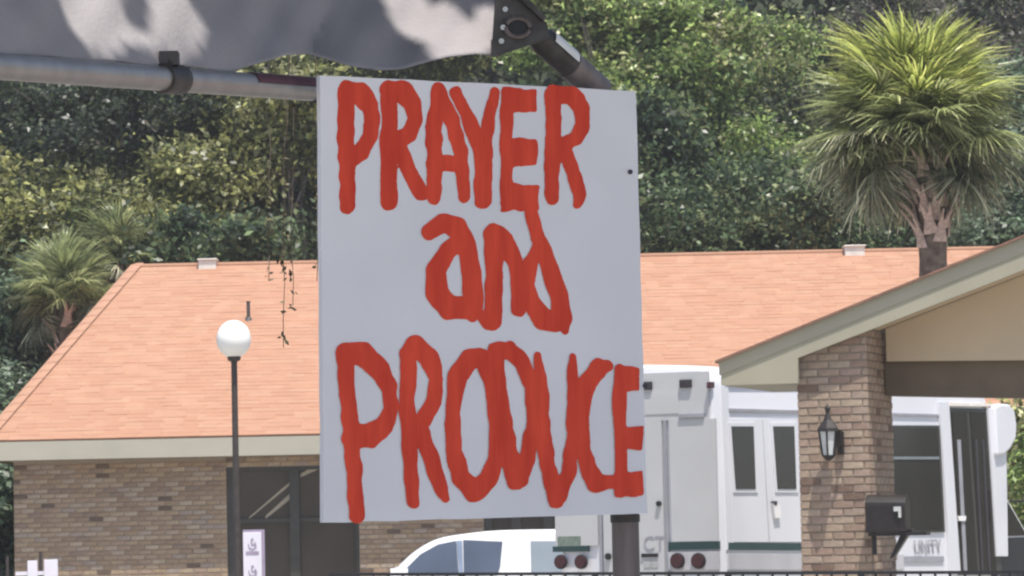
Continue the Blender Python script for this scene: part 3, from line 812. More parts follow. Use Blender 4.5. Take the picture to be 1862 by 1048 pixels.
spoly('front_cap', [(1796, 740), (1806, 735), (1822, 736), (1832, 748), (1836, 775), (1834, 800), (1824, 818), (1814, 828), (1800, 830)], M['buswhite'], .10, bevel=.03)
spoly('gutter', [(1722, 733), (1800, 735), (1800, 740), (1722, 739)], M['ventw'], .045)

# cab in front of the passenger body
def sz(px, py): return FSD.uv(px, py)
la, lz = sz(1824, 862); lc, lcz = sz(1862, 930)
slope = (lz - lcz) / (lc - la)
LH = la + (lz - 1.28) / slope; LN = LH + 1.0
cabp = [(LB - .2, .5), (LB - .2, lz + .22), (la - .1, lz + .12), (la + .03, lz), (LH, 1.28), (LN - .15, 1.14), (LN, .98), (LN + .03, .55), (LN - .1, .42)]
cb = MB(); nn = len(cabp)
vsx = []
for wv in (.07, BWID - .07):
    for (l, z) in cabp:
        t = LEAN * 1.6 * z if wv < 1 else -LEAN * 1.6 * z
        vsx.append(bp(l, wv + t, z))
cb.add(vsx, [tuple(range(nn)), tuple(range(2 * nn - 1, nn - 1, -1))] + [(i, (i + 1) % nn, nn + (i + 1) % nn, nn + i) for i in range(nn)])
cab = cb.build('cab', M['buswhite'], bus, bevel=.04)
def cside(l, z, o): return bp(l, .07 + LEAN * 1.6 * z - o, z)
def cpoly(name, pts, m, parent, o=.012):
    b = MB(); k = len(pts)
    b.add([cside(l, z, o) for l, z in pts] + [cside(l, z, -.02) for l, z in pts], [tuple(range(k)), tuple(range(2 * k - 1, k - 1, -1))] + [(i, (i + 1) % k, k + (i + 1) % k, k + i) for i in range(k)])
    return b.build(name, m, parent)
cpoly('cab_window', [(LB + .1, 1.32), (LB + .1, lz - .06), (la + .05, lz - .10), (LH - .16, 1.32)], M['glassdark'], cab)
cpoly('cab_door', [(LB + .1, .55), (LB + .1, 1.30), (LH - .18, 1.30), (LH + .1, 1.2), (LH + .1, .6)], M['blackp'], cab, .008)
b = MB(); b.add([bp(la + .03 + .02, .25 + .1, lz - .05), bp(la + .05, BWID - .35, lz - .05), bp(LH - .02, BWID - .25, 1.34), bp(LH - .02, .25, 1.34)], [(0, 1, 2, 3)])
b.v = [q + UL * .03 + Vector((0, 0, .02)) for q in b.v]; b.build('windscreen', M['glassdark'], cab, fix=False)
for wv in (.32, BWID - .32):
    b = MB(); b.disc(bp(LN + .01, wv, .85), UL, .11, .04, 16); b.build('headlight', M['lanternglass'], cab)
b = MB(); b.tube([bp(la + .2, .1, 1.75), bp(la + .25, -.2, 1.75)], .015, 6); b.hexa([bp(la + .2, -.32, 1.55), bp(la + .3, -.32, 1.55), bp(la + .3, -.12, 1.55), bp(la + .2, -.12, 1.55), bp(la + .2, -.32, 1.92), bp(la + .3, -.32, 1.92), bp(la + .3, -.12, 1.92), bp(la + .2, -.12, 1.92)]); b.build('wing_mirror', M['blackp'], cab)
def wheel(c, ax, r, t, parent):
    b = MB(); b.tube([c - ax * t / 2, c - ax * t * .38, c + ax * t * .38, c + ax * t / 2], [r * .93, r, r, r * .93], 24); wo = b.build('wheel', M['tyre'], parent, smooth=True)
    b = MB(); b.tube([c - ax * (t / 2 + .01), c + ax * (t / 2 + .01)], [r * .58, r * .58], 18); b.build('rim', M['rim'], wo, smooth=True)
for l in (1.9, LN - .75):
    for wv in (.16, BWID - .16): wheel(bp(l, wv, .39), UW, .39, .26, bus)
b = MB(); b.hexa([bp(.3, .25, .30), bp(LN - .2, .25, .30), bp(LN - .2, BWID - .25, .30), bp(.3, BWID - .25, .30), bp(.3, .25, .5), bp(LN - .2, .25, .5), bp(LN - .2, BWID - .25, .5), bp(.3, BWID - .25, .5)]); b.build('chassis', M['blackp'], bus)

def lettering(name, txt, M4, size, m, parent, xs=1.0):
    cu = bpy.data.curves.new(name, 'FONT'); cu.body = txt; cu.size = size; cu.extrude = .002
    tmp = bpy.data.objects.new(name, cu); COL.objects.link(tmp)
    me = bpy.data.meshes.new_from_object(tmp); bpy.data.objects.remove(tmp)
    me.materials.clear(); me.materials.append(m)
    me.transform(M4 @ Matrix.Diagonal((xs, 1, 1, 1)))
    me.transform(Matrix.Translation(-base_of(parent)))
    return link(name, me, parent)
# rear and side lettering
a = FRE.uv(1171, 1001); e = -UW
lettering('lettering', 'CT', Matrix((( e.x, 0, -FRE.n.x, 0), (e.y, 0, -FRE.n.y, 0), (0, 1, 0, 0), (0, 0, 0, 1))).copy() if False else
          Matrix.Translation(FRE.p(a[0], a[1], -.018)) @ Matrix((e, Vector((0, 0, 1)), -FRE.n)).transposed().to_4x4(), .215, M['bustext'], bus, .9)
a = sz(1661, 1008); c = sz(1712, 1008)
lettering('lettering', 'UNITY', Matrix.Translation(FSD.p(a[0], a[1], -sgn * .016)) @ Matrix((FSD.u, FSD.v.normalized(), -FSD.n * sgn)).transposed().to_4x4(), .235, M['bustext'], bus, (c[0] - a[0]) / (.235 * 3.05))

# ------------------------------------------------------------------ porch with brick column
A16 = math.radians(16)
p0 = at(1452, 850, 37.5)
FP = Frame((p0.x, p0.y, 0), (math.cos(A16), -math.sin(A16), 0))
def P(px, py, d=0): return FP.uv(px, py, d)
porch = thing('entrance_porch', FP.p(1.5, 0, 1.2), 'gabled entrance porch on brick columns with pale rake boards', 'porch')
# column
u0, _ = P(1453, 850, .12); u1, _ = P(1581, 850, .12)
ztl = P(1452, 648, .12)[1]; ztr = P(1580, 600, .12)[1]
kk = (ztr - ztl) / (u1 - u0)
CD = 1.30
cm = MB(); cm.fbox(FP, u0 + .008, u1 - .008, 0, ztl - .0, .128, .12 + CD)
cm.prism(FP, [(u0 + .008, ztl), (u1 - .008, ztl), (u1 - .008, ztr + .05), (u0 + .008, ztl + .05)], .128, .12 + CD)
col = cm.build('column', M['mortar'], porch)
stf = MB()
nb1 = lay_bricks(FP, .128, u0, u1, 1.0, ztr + .06, col, 210, stf, 0, top=lambda u: ztl + kk * (u - u0) + .05, pal=BRC)
FPS = Frame(FP.p(u1 - .008, 0, .12), FP.n)   # right-hand face of the column
FPS.n = -FP.u
lay_bricks(FPS, 0, 0, CD, 1.0, ztr + .02, col, 300 - nb1, stf, 1, pal=BRC)
lay_bricks(FP, .128, u0, u1, .02, .99, col, 0, stf)
lay_bricks(FPS, 0, 0, CD, .02, .99, col, 0, stf, 1)
tag(stf.build('brickwork', BRC, col, fix=False), kind='stuff')
# rake and boxed eave
tl = P(1311, 657); tr = P(1862, 432); sl_ = (tr[1] - tl[1]) / (tr[0] - tl[0])
bl1 = P(1311, 701); bl2 = P(1451, 700); bl3 = P(1451, 651); br = P(1862, 491)
UA = tl[0] + 4.35; ZA = tl[1] + sl_ * 4.35
sl2 = (br[1] - bl3[1]) / (br[0] - bl3[0]); ZA2 = bl3[1] + sl2 * (UA - bl3[0])
fp = [tl, bl1, (bl2[0], bl1[1] - .002), bl3, (UA, ZA2), (UA, ZA)]
def mir(pts): return [(2 * UA - a, z) for a, z in reversed(pts)]
b = MB(); b.prism(FP, fp, 0, .06); b.build('rake_board', M['rake'], porch)
b = MB(); b.prism(FP, mir(fp), 0, .06); b.build('rake_board', M['rake'], porch)
hb = [(tl[0] - .02, tl[1]), (tl[0] - .02, tl[1] - .14), (UA, ZA - .15), (UA, ZA)]
b = MB(); b.prism(FP, hb, -.010, -.002); b.build('rake_trim', M['rake'], porch)
b = MB(); b.prism(FP, mir(hb), -.010, -.002); b.build('rake_trim', M['rake'], porch)
DP = 2.3
# boxed eave and soffit
b = MB(); b.fbox(FP, tl[0], bl2[0], bl1[1], bl1[1] + .05, .062, DP); b.fbox(FP, tl[0], tl[0] + .03, bl1[1] + .05, tl[1] - .03, .062, DP)
b.build('boxed_eave', M['rake'], porch)
b = MB(); b.fbox(FP, 2 * UA - bl2[0], 2 * UA - tl[0], bl1[1], bl1[1] + .05, .062, DP); b.build('boxed_eave', M['rake'], porch)
# roof slabs
def slab(m=False):
    q = [(tl[0] - .05, tl[1] - .02), (UA, ZA - .0), (UA, ZA + .022), (tl[0] - .05, tl[1] + .004)]
    if m: q = mir(q)
    b = MB(); b.prism(FP, q, -.05, DP + .05); return b.build('roof_slope', [M['drip']], porch)
slab(); slab(True)
q_ = [(tl[0] + .03, tl[1] - .045), (UA, ZA - .03), (UA, ZA - .005), (tl[0] + .03, tl[1] - .022)]
b = MB(); b.prism(FP, q_, .062, DP); b.build('ceiling_lining', M['gable'], porch)
b = MB(); b.prism(FP, mir(q_), .062, DP); b.build('ceiling_lining', M['gable'], porch)
for f_ in (fp, mir(fp)):
    b = MB(); b.prism(FP, f_, DP + .002, DP + .05); b.build('rake_board', M['rake'], porch)
# underside lining of the overhang
b = MB(); b.prism(FP, [(bl3[0], bl3[1] + .06), (UA, ZA2 + .06), (UA, ZA2 + .08), (bl3[0], bl3[1] + .08)], .062, .86); b.build('soffit', M['gable'], porch)
# gable panel and beam
dg = .88
g0 = P(1612, 657, dg); g1 = P(1862, 655, dg)
gk = (g1[1] - g0[1]) / (g1[0] - g0[0])
zl = lambda u: bl3[1] + sl2 * (u - bl3[0]) + .055
gp = [(g0[0], g0[1]), (UA, g0[1] + gk * (UA - g0[0])), (UA, zl(UA)), (g0[0], zl(g0[0]))]
b = MB(); b.prism(FP, gp, dg, dg + .1); b.build('gable_panel', M['gable'], porch)
b = MB(); b.prism(FP, [(2 * UA - a, z) for a, z in [(g0[0], g0[1] + .0), (UA, g0[1] + gk * (UA - g0[0])), (UA, zl(UA)), (g0[0], zl(g0[0]))]][::-1], dg, dg + .1); b.build('gable_panel', M['gable'], porch)
db = 1.0
b0 = P(1632, 720, db); b1 = P(1862, 724, db); bk = (b1[1] - b0[1]) / (b1[0] - b0[0])
bt0 = P(1632, 650, db)[1]
b = MB(); b.prism(FP, [(b0[0] - .12, b0[1] - bk * .12), (UA, b0[1] + bk * (UA - b0[0])), (UA, bt0 + .05), (b0[0] - .12, bt0)], db, db + .35); b.build('beam', M['beam'], porch)
b = MB(); b.prism(FP, mir([(b0[0] - .12, b0[1]), (UA, b0[1]), (UA, bt0 + .05), (b0[0] - .12, bt0)]), db, db + .35); b.build('beam', M['beam'], porch)
b = MB(); b.fbox(FP, 2 * UA - u1, 2 * UA - u0, 0, ztl, .128, .12 + CD); b.build('column', BR[1], porch)

# lantern on the column
lb_, lzb = P(1505, 833, .0); 
def lpt(px, py): return P(px, py, -.06)
ln = thing('wall_lantern', FP.p(lb_, lzb, .0), 'black coach lantern with frosted glass on brick column', 'lantern')
LC = FP.p(lpt(1506, 800)[0], 0, -.06)
zz = lambda py: lpt(1506, py)[1]
sc_ = 37.3 / FPX
b = MB(); b.lathe((LC.x, LC.y, 0), [(.004, zz(735)), (.030, zz(742)), (.018, zz(752)), (.045, zz(764)), (20 * sc_, zz(779)), (21 * sc_, zz(785))], 6, ph=.3); b.build('cap', M['lantern'], ln)
b = MB(); b.lathe((LC.x, LC.y, 0), [(17 * sc_, zz(785)), (11 * sc_, zz(828))], 6, ph=.3); gl = b.build('lamp_glass', M['lanternglass'], ln)
b = MB()
for k in range(6):
    a = 2 * math.pi * k / 6 + .3
    b.tube([(LC.x + 17.8 * sc_ * math.cos(a), LC.y + 17.8 * sc_ * math.sin(a), zz(785)), (LC.x + 11.6 * sc_ * math.cos(a), LC.y + 11.6 * sc_ * math.sin(a), zz(829))], .010, 5)
b.build('frame', M['lantern'], ln)
b = MB(); b.lathe((LC.x, LC.y, 0), [(.01, zz(838)), (.05, zz(834)), (13 * sc_, zz(828))], 6, ph=.3); b.build('base', M['lantern'], ln)
q = lpt(1523, 800)
b = MB(); b.fbox(FP, q[0] - .03, q[0] + .03, zz(826), zz(785), .065, .118); b.tube([FP.p(q[0], zz(815), .08), FP.p(q[0] + .03, zz(806), -.01), FP.p(q[0] + .02, zz(790), -.05), FP.p(lpt(1506, 0)[0], zz(782), -.06)], .014, 6); b.build('bracket', M['lantern'], ln)

# mailbox fixed to the right side of the column
mc = FP.p(u1 + .32, 0, .25)
mz0 = 1.55 + (960 - 968) * 37.2 / FPX; mx0 = P(1579, 940, .0)[0]; mx1 = P(1652, 940, .0)[0]
mzb = P(1610, 968, 0)[1]; mzt = P(1610, 899, 0)[1]
mb_ = thing('mailbox', FP.p((mx0 + mx1) / 2, mzb, -.05), 'black arched mailbox fixed to the corner of the brick column', 'mailbox')
hw = (mzt - mzb); ld = .26
b = MB(); k = 10; Lm = mx1 - mx0
prof = [(0, 0)] + [(.0 + .13 - .13 * math.cos(math.pi * i / k), hw - .11 + .11 * math.sin(math.pi * i / k)) for i in range(k + 1)] + [(.26, 0)]
vsx = [FP.p(mx0, mzb + z, -.16 + a) for a, z in prof] + [FP.p(mx1, mzb + z * .97, -.16 + a) for a, z in prof]
n = len(prof)
b.add(vsx, [tuple(range(n)), tuple(range(2 * n - 1, n - 1, -1))] + [(i, (i + 1) % n, n + (i + 1) % n, n + i) for i in range(n)])
b.build('box', M['mailbox'], mb_, bevel=.008)
b = MB(); q = P(1632, 930, -.17); b.fbox(FP, q[0] - .035, q[0] + .035, q[1] + .0, q[1] + .045, -.185, -.161); b.fbox(FP, q[0] + .01, q[0] + .035, q[1] - .06, q[1], -.185, -.161); b.build('highlight_patch', M['bolt'], mb_)  # pale piece standing in for the highlight on the box
b = MB()
q0 = P(1640, 968, -.03); q1 = P(1600, 1018, .1); q2 = P(1590, 968, -.03)
b.prism(FP, [(q0[0], q0[1]), (q0[0] + .10, q0[1] + .03), (q1[0] + .17, q1[1] + .03), (q1[0] + .12, q1[1])], -.06, .06)
b.fbox(FP, q2[0] - .02, q2[0] + .02, q1[1] + .05, q2[1], -.06, -.02)
b.build('bracket', M['mailbox'], mb_)
b = MB(); b.fbox(FP, mx0 + .02, P(1662, 0, 0)[0], mzb - .035, mzb - .002, -.14, .10); b.build('shelf', M['mailbox'], mb_)

# ------------------------------------------------------------------ cars
def smoothstep_profile(pts, k=5):
    out = []
    n = len(pts)
    for i in range(n - 1):
        p_1 = pts[max(0, i - 1)]; p0_, p1_ = pts[i], pts[i + 1]; p2_ = pts[min(n - 1, i + 2)]
        for j in range(k):
            t = j / k
            f = lambda a, b_, c, d: .5 * (2 * b_ + (c - a) * t + (2 * a - 5 * b_ + 4 * c - d) * t * t + (3 * b_ - a - 3 * c + d) * t ** 3)
            out.append((f(p_1[0], p0_[0], p1_[0], p2_[0]), f(p_1[1], p0_[1], p1_[1], p2_[1])))
    out.append(pts[-1]); return out

def car(name, label, base, head, W_, prof_top, belt, wheels, paint, glasses, group=None, extras=None):
    """base: ground point under the nose; head: unit vector from nose to tail.
    prof_top: (along, height) outline over the top; belt: height function of the window line"""
    root = thing(name, base, label, 'car', group)
    H = Vector(head).normalized(); S = Vector((H.y, -H.x, 0))   # S points to the side that faces the viewer
    if S.y > 0: S = -S
    B = Vector(base)
    pt = smoothstep_profile(prof_top, 5)
    def hw_(z): return W_ / 2 * (1.0 - .06 * max(0, (z - .55)) - .20 * max(0, z - belt) ** 1.0 - (.10 * max(0, .45 - z)))
    b = MB(); Z0 = .26; levels = 8
    rows_ = []
    for (x, zt_) in pt:
        row = []
        for s in (-1, 1):
            col_ = []
            for j in range(levels):
                z = Z0 + (zt_ - Z0) * j / (levels - 1)
                wv = hw_(z)
                if j == levels - 1: wv -= .09
                if j == levels - 2: z = zt_ - .05 if zt_ > .5 else z; wv = hw_(z) - .01
                col_.append(B + H * x + S * (s * wv) + Vector((0, 0, z)))
            row.append(col_)
        rows_.append(row[0] + row[1][::-1])
    n = levels * 2
    vsx = [q for r in rows_ for q in r]; fsx = []
    for i in range(len(rows_) - 1):
        for k in range(n):
            fsx.append((i * n + k, i * n + (k + 1) % n, (i + 1) * n + (k + 1) % n, (i + 1) * n + k))
    fsx.append(tuple(range(n))); fsx.append(tuple((len(rows_) - 1) * n + k for k in reversed(range(n))))
    b.add(vsx, fsx); body_ = b.build('body', paint, root, smooth=True)
    def side(x, z, o, s=1): return B + H * x + S * (s * (hw_(z) + o)) + Vector((0, 0, z))
    for s in (1, -1):
        for (nm, poly, m) in glasses:
            k = len(poly); b = MB()
            b.add([side(x, z, .010, s) for x, z in poly] + [side(x, z, -.03, s) for x, z in poly],
                  [tuple(range(k)), tuple(range(2 * k - 1, k - 1, -1))] + [(i, (i + 1) % k, k + (i + 1) % k, k + i) for i in range(k)])
            b.build(nm, m, root)
        for x in wheels: wheel(side(x, .34, -.09, s), S, .34, .22, root)
        b = MB(); x0 = wheels[0] + .55; b.add([side(x0 + dx, z, o, s) for o in (.09, .0) for dx, z in ((0, belt - .02), (.2, belt - .02), (.2, belt + .11), (0, belt + .11))],
            [(0, 1, 2, 3), (7, 6, 5, 4), (0, 4, 5, 1), (1, 5, 6, 2), (2, 6, 7, 3), (3, 7, 4, 0)]); b.build('wing_mirror', paint, root)
        b = MB(); b.add([B + H * x + S * (s * y) + Vector((0, 0, z)) for x in (.02, .14) for y, z in ((W_ / 2 - .42, .62), (W_ / 2 - .12, .64), (W_ / 2 - .12, .76), (W_ / 2 - .42, .74))],
            [(0, 1, 2, 3), (7, 6, 5, 4), (0, 4, 5, 1), (1, 5, 6, 2), (2, 6, 7, 3), (3, 7, 4, 0)]); b.build('headlight', M['lanternglass'], root)
    # windscreen lies on the front slope of the outline
    return root, B, H, S, hw_, body_

YC = 46.0
cN = at(715, 1048, YC)
def CX(px): return (px - 715) / FPX * YC
def CZ(px, py): return 1.55 + (at(px, py, YC).z - 1.55)
zc = lambda px, py: at(px, py, YC - .75).z
topZ = zc(1000, 963)
hood = -1.35
wht = [(-1.42, .35), (-1.40, .72), (-1.25, .82), (-.55, .90), (-.10, .93), (CX(730), zc(730, 1028)), (CX(762), zc(762, 1000)), (CX(800), zc(800, 980)), (CX(850), zc(850, 970) - .005), (CX(910), topZ), (CX(1010), topZ), (CX(1100), topZ - .01), (CX(1180), topZ - .05), (CX(1235), 1.10), (CX(1250), .75), (CX(1250), .35)]
bx = at(715, 1048, YC).x
gl1 = [(CX(738), 1.02), (CX(738) + .02, zc(738, 1035)), (CX(768), zc(768, 1008)), (CX(800), zc(800, 990)), (CX(832), zc(832, 983.5)), (CX(836), 1.02)]
gl2 = [(CX(845), 1.02), (CX(845), zc(845, 982)), (CX(915), zc(915, 985)), (CX(910), zc(910, 1030)), (CX(905), 1.02)]
gl3 = [(CX(965), 1.02), (CX(965), zc(965, 984)), (CX(1090), zc(1090, 984)), (CX(1110), 1.02)]
dvd = [(CX(837), 1.02), (CX(833), zc(833, 983)), (CX(843), zc(843, 983)), (CX(844), 1.02)]
r_, B_, H_, S_, hwf, bod = car('parked_car', 'white car with blue tinted side windows below the sign', (bx, YC, 0), (1, 0, 0), 1.8,
    wht, 1.0, (-.55, 2.05), M['carwhite'], [('side_window', gl1, M['carglass']), ('side_window', gl2, M['carglass']), ('side_window', gl3, M['carglassl']), ('window_pillar', dvd, M['chrome'])], 'parked cars')
# windscreen
def fz(t): return (CX(733) + (CX(800) - CX(733)) * t, zc(733, 1026) + (zc(800, 979) - zc(733, 1026)) * t ** .7)
b = MB(); vsx = []
for i in range(5):
    x, z = fz(i / 4)
    for yv in (-1, 1): vsx.append((bx + x - .012, YC + yv * (hwf(z) - .17), z + .012))
b.add(vsx, [(2 * i, 2 * i + 1, 2 * i + 3, 2 * i + 2) for i in range(4)]); b.build('windscreen', M['carglass'], r_, fix=False)

YB_ = 44.0
bx2 = at(46, 1040, YB_).x
navy = [(0, .35), (.02, .72), (.15, .98), (.9, 1.10), (1.15, 1.14), (1.5, 1.36), (1.9, 1.60), (2.3, 1.66), (3.6, 1.64), (4.2, 1.5), (4.5, 1.1), (4.55, .4)]
ng = [('side_window', [(1.45, 1.15), (1.75, 1.42), (2.0, 1.55), (2.65, 1.56), (2.65, 1.15)], M['glassdark']), ('side_window', [(2.75, 1.15), (2.75, 1.56), (3.5, 1.54), (3.8, 1.15)], M['glassdark'])]
car('parked_car', 'dark blue car at the lower left corner', (bx2, YB_, 0), (-1, 0.12, 0), 1.85, navy, 1.1, (.85, 3.6), M['carblue'], ng, 'parked cars')

# ------------------------------------------------------------------ globe lamp, notice boards, fence
YL = 40.0
lp = at(426, 800, YL); g = at(425, 617, YL)
lamp = thing('globe_lamp_post', (g.x, YL, 0), 'dark lamp post with white globe in front of the salmon roof', 'lamp post')
r0 = 6.0 * YL / FPX
zg = at(425, 650, YL).z
b = MB(); b.lathe((g.x, YL, 0), [(.16, 0), (.16, .06), (.09, .12), (.055, .3), (r0, .45), (r0 * .92, zg - .05), (r0 * 1.9, zg - .03), (r0 * 2.1, zg + .01), (r0 * 1.4, zg + .03)], 16); b.build('post', M['lamppost'], lamp, smooth=True)
gr = 31.5 * YL / FPX
b = MB(); prof = [(gr * math.sin(math.pi * (i + .3) / 14.6), g.z - gr * 1.1 * math.cos(math.pi * (i + .3) / 14.6)) for i in range(15)]
b.lathe((g.x, YL, 0), prof, 24); b.build('globe', M['globe'], lamp, smooth=True)

YS = 44.5
FN = Frame((0, YS, 0), (1, 0, 0))
a = FN.uv(443, 1048); c = FN.uv(475, 968); zbot = .75
ns = thing('notice_sign', ((a[0] + c[0]) / 2, YS, 0), 'narrow white upright notice with grey symbols beside the lamp post', 'sign')
b = MB(); b.fbox(FN, a[0], c[0], zbot, c[1], -.012, .012); b.build('plate', M['panelw'], ns, bevel=.004)
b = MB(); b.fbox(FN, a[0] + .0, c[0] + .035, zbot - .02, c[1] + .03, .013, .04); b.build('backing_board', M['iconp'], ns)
b = MB(); cx = (a[0] + c[0]) / 2; b.tube([(cx, YS + .07, 0), (cx, YS + .07, c[1] - .02)], .025, 8); b.build('post', M['lamppost'], ns)
for yy in (988, 1037):
    z = FN.uv(459, yy)[1]; b = MB(); k = 14
    b.disc(Vector((cx, YS - .012, z + .04)), (0, -1, 0), .016, .004, 12)
    ring = [(.042 * math.cos(t), -.02 + .042 * math.sin(t)) for t in [math.radians(-200 + 250 * i / 12) for i in range(13)]]
    b.tube([(cx + u_, YS - .016, z + v_) for u_, v_ in ring], .006, 5)
    b.tube([(cx - .01, YS - .016, z + .03), (cx - .008, YS - .016, z - .005), (cx + .03, YS - .016, z - .008), (cx + .045, YS - .016, z - .045)], .007, 5)
    b.build('symbol', M['iconp'], ns)
z = FN.uv(459, 1006)[1]; b = MB(); b.fbox(FN, a[0] + .03, c[0] - .03, z - .022, z + .022, -.0145, -.0122); b.build('printed_line', M['iconp'], ns)

YS2 = 42.0; FN2 = Frame((0, YS2, 0), (1, 0, 0))
pz = FN2.uv(73, 1003)
ns2 = thing('post_board', (pz[0], YS2, 0), 'thin dark post with two white boards at the lower left', 'sign')
b = MB(); b.tube([(pz[0], YS2 + .03, 0), (pz[0], YS2 + .03, pz[1])], .018, 8); b.build('post', M['lamppost'], ns2)
for (x0, x1, y0) in ((50, 68, 1020), (80, 105, 1018)):
    p_, q_ = FN2.uv(x0, y0), FN2.uv(x1, y0)
    b = MB(); b.fbox(FN2, p_[0], q_[0], .72, p_[1], -.012, .008); b.build('board', M['panelw'], ns2, bevel=.004)
b = MB(); b.fbox(FN2, FN2.uv(28, 1040)[0], FN2.uv(105, 1040)[0], FN2.uv(73, 1046)[1], FN2.uv(73, 1039)[1], .010, .028); b.build('rail', M['panelw'], ns2)
q_ = at(13, 1012, 41); b = MB(); b.tube([(q_.x, 41, 0), (q_.x, 41, q_.z)], .016, 8)
b.lathe((q_.x, 41, 0), [(.10, .0), (.10, .03), (.02, .05)], 12)
o = b.build('bollard', M['lamppost']); tag(o, 'thin black post near the blue car at the far left', 'post')

# black fence across the front of the lot
YF = 30.0
f0 = at(598, 1045, YF); f1 = at(2050, 1040, YF)
fe = thing('iron_fence', ((f0.x + f1.x) / 2, YF, 0), 'low black iron fence whose top rail crosses the bottom edge', 'fence')
def fpnt(t, dz=0): return f0.lerp(f1, t) + Vector((0, 0, dz))
b = MB(); 
for (q0, q1, hh) in ((0, 1, .012),):
    a, c = fpnt(0), fpnt(1); b.hexa([a + Vector((0, -.02, -hh)), c + Vector((0, -.02, -hh)), c + Vector((0, .02, -hh)), a + Vector((0, .02, -hh)), a + Vector((0, -.02, hh)), c + Vector((0, -.02, hh)), c + Vector((0, .02, hh)), a + Vector((0, .02, hh))])
b.build('top_rail', M['fence'], fe)
b = MB(); a, c = fpnt(0, -1.0), fpnt(1, -1.0); hh = .015
b.hexa([a + Vector((0, -.015, -hh)), c + Vector((0, -.015, -hh)), c + Vector((0, .015, -hh)), a + Vector((0, .015, -hh)), a + Vector((0, -.015, hh)), c + Vector((0, -.015, hh)), c + Vector((0, .015, hh)), a + Vector((0, .015, hh))]); b.build('bottom_rail', M['fence'], fe)
npk = 54
for i in range(npk + 1):
    q = fpnt(i / npk); b = MB(); r1 = .026 if i % 9 == 0 else .009
    b.box((q.x - r1, YF - r1 * .8, 0 if i % 9 == 0 else q.z - 1.0), (q.x + r1, YF + r1 * .8, q.z - .011)); b.build('post' if i % 9 == 0 else 'picket', M['fence'], fe, fix=False)

# ------------------------------------------------------------------ the painted sign
TL, TR = at(582, 137, 7.0), at(1156, 166, 7.40)
BL, BRc = at(589, 951, 7.0), at(1177, 934, 7.40)
sn = (TR - TL).cross(BL - TL).normalized()
if sn.y < 0: sn = -sn           # away from the viewer
def on_sign(px, py, d=0.0): return hit(px, py, TL + sn * d, sn)
sign = thing('painted_sign', on_sign(880, 940), 'hand painted white board with red words PRAYER and PRODUCE', 'sign')
cor = [(582, 137), (1156, 166), (1177, 934), (589, 951)]
b = MB(); fr_ = []
for i in range(4):   # slightly uneven sawn edges
    (x0, y0), (x1, y1) = cor[i], cor[(i + 1) % 4]
    for j in range(14):
        t = j / 14; fr_.append((x0 + (x1 - x0) * t + random.uniform(-.8, .8), y0 + (y1 - y0) * t + random.uniform(-.8, .8)))
n = len(fr_); f3 = [on_sign(*q) for q in fr_]
b.add(f3 + [q + sn * .012 for q in f3], [tuple(range(n)), tuple(range(2 * n - 1, n - 1, -1))] + [(i, (i + 1) % n, n + (i + 1) % n, n + i) for i in range(n)])
b.build('board', M['sign'], sign)
for (x, y) in ((1145, 313), (1172, 702)):
    b = MB(); b.disc(on_sign(x, y, 0), -sn, .0045, .004, 12); b.build('screw', M['screw'], sign)

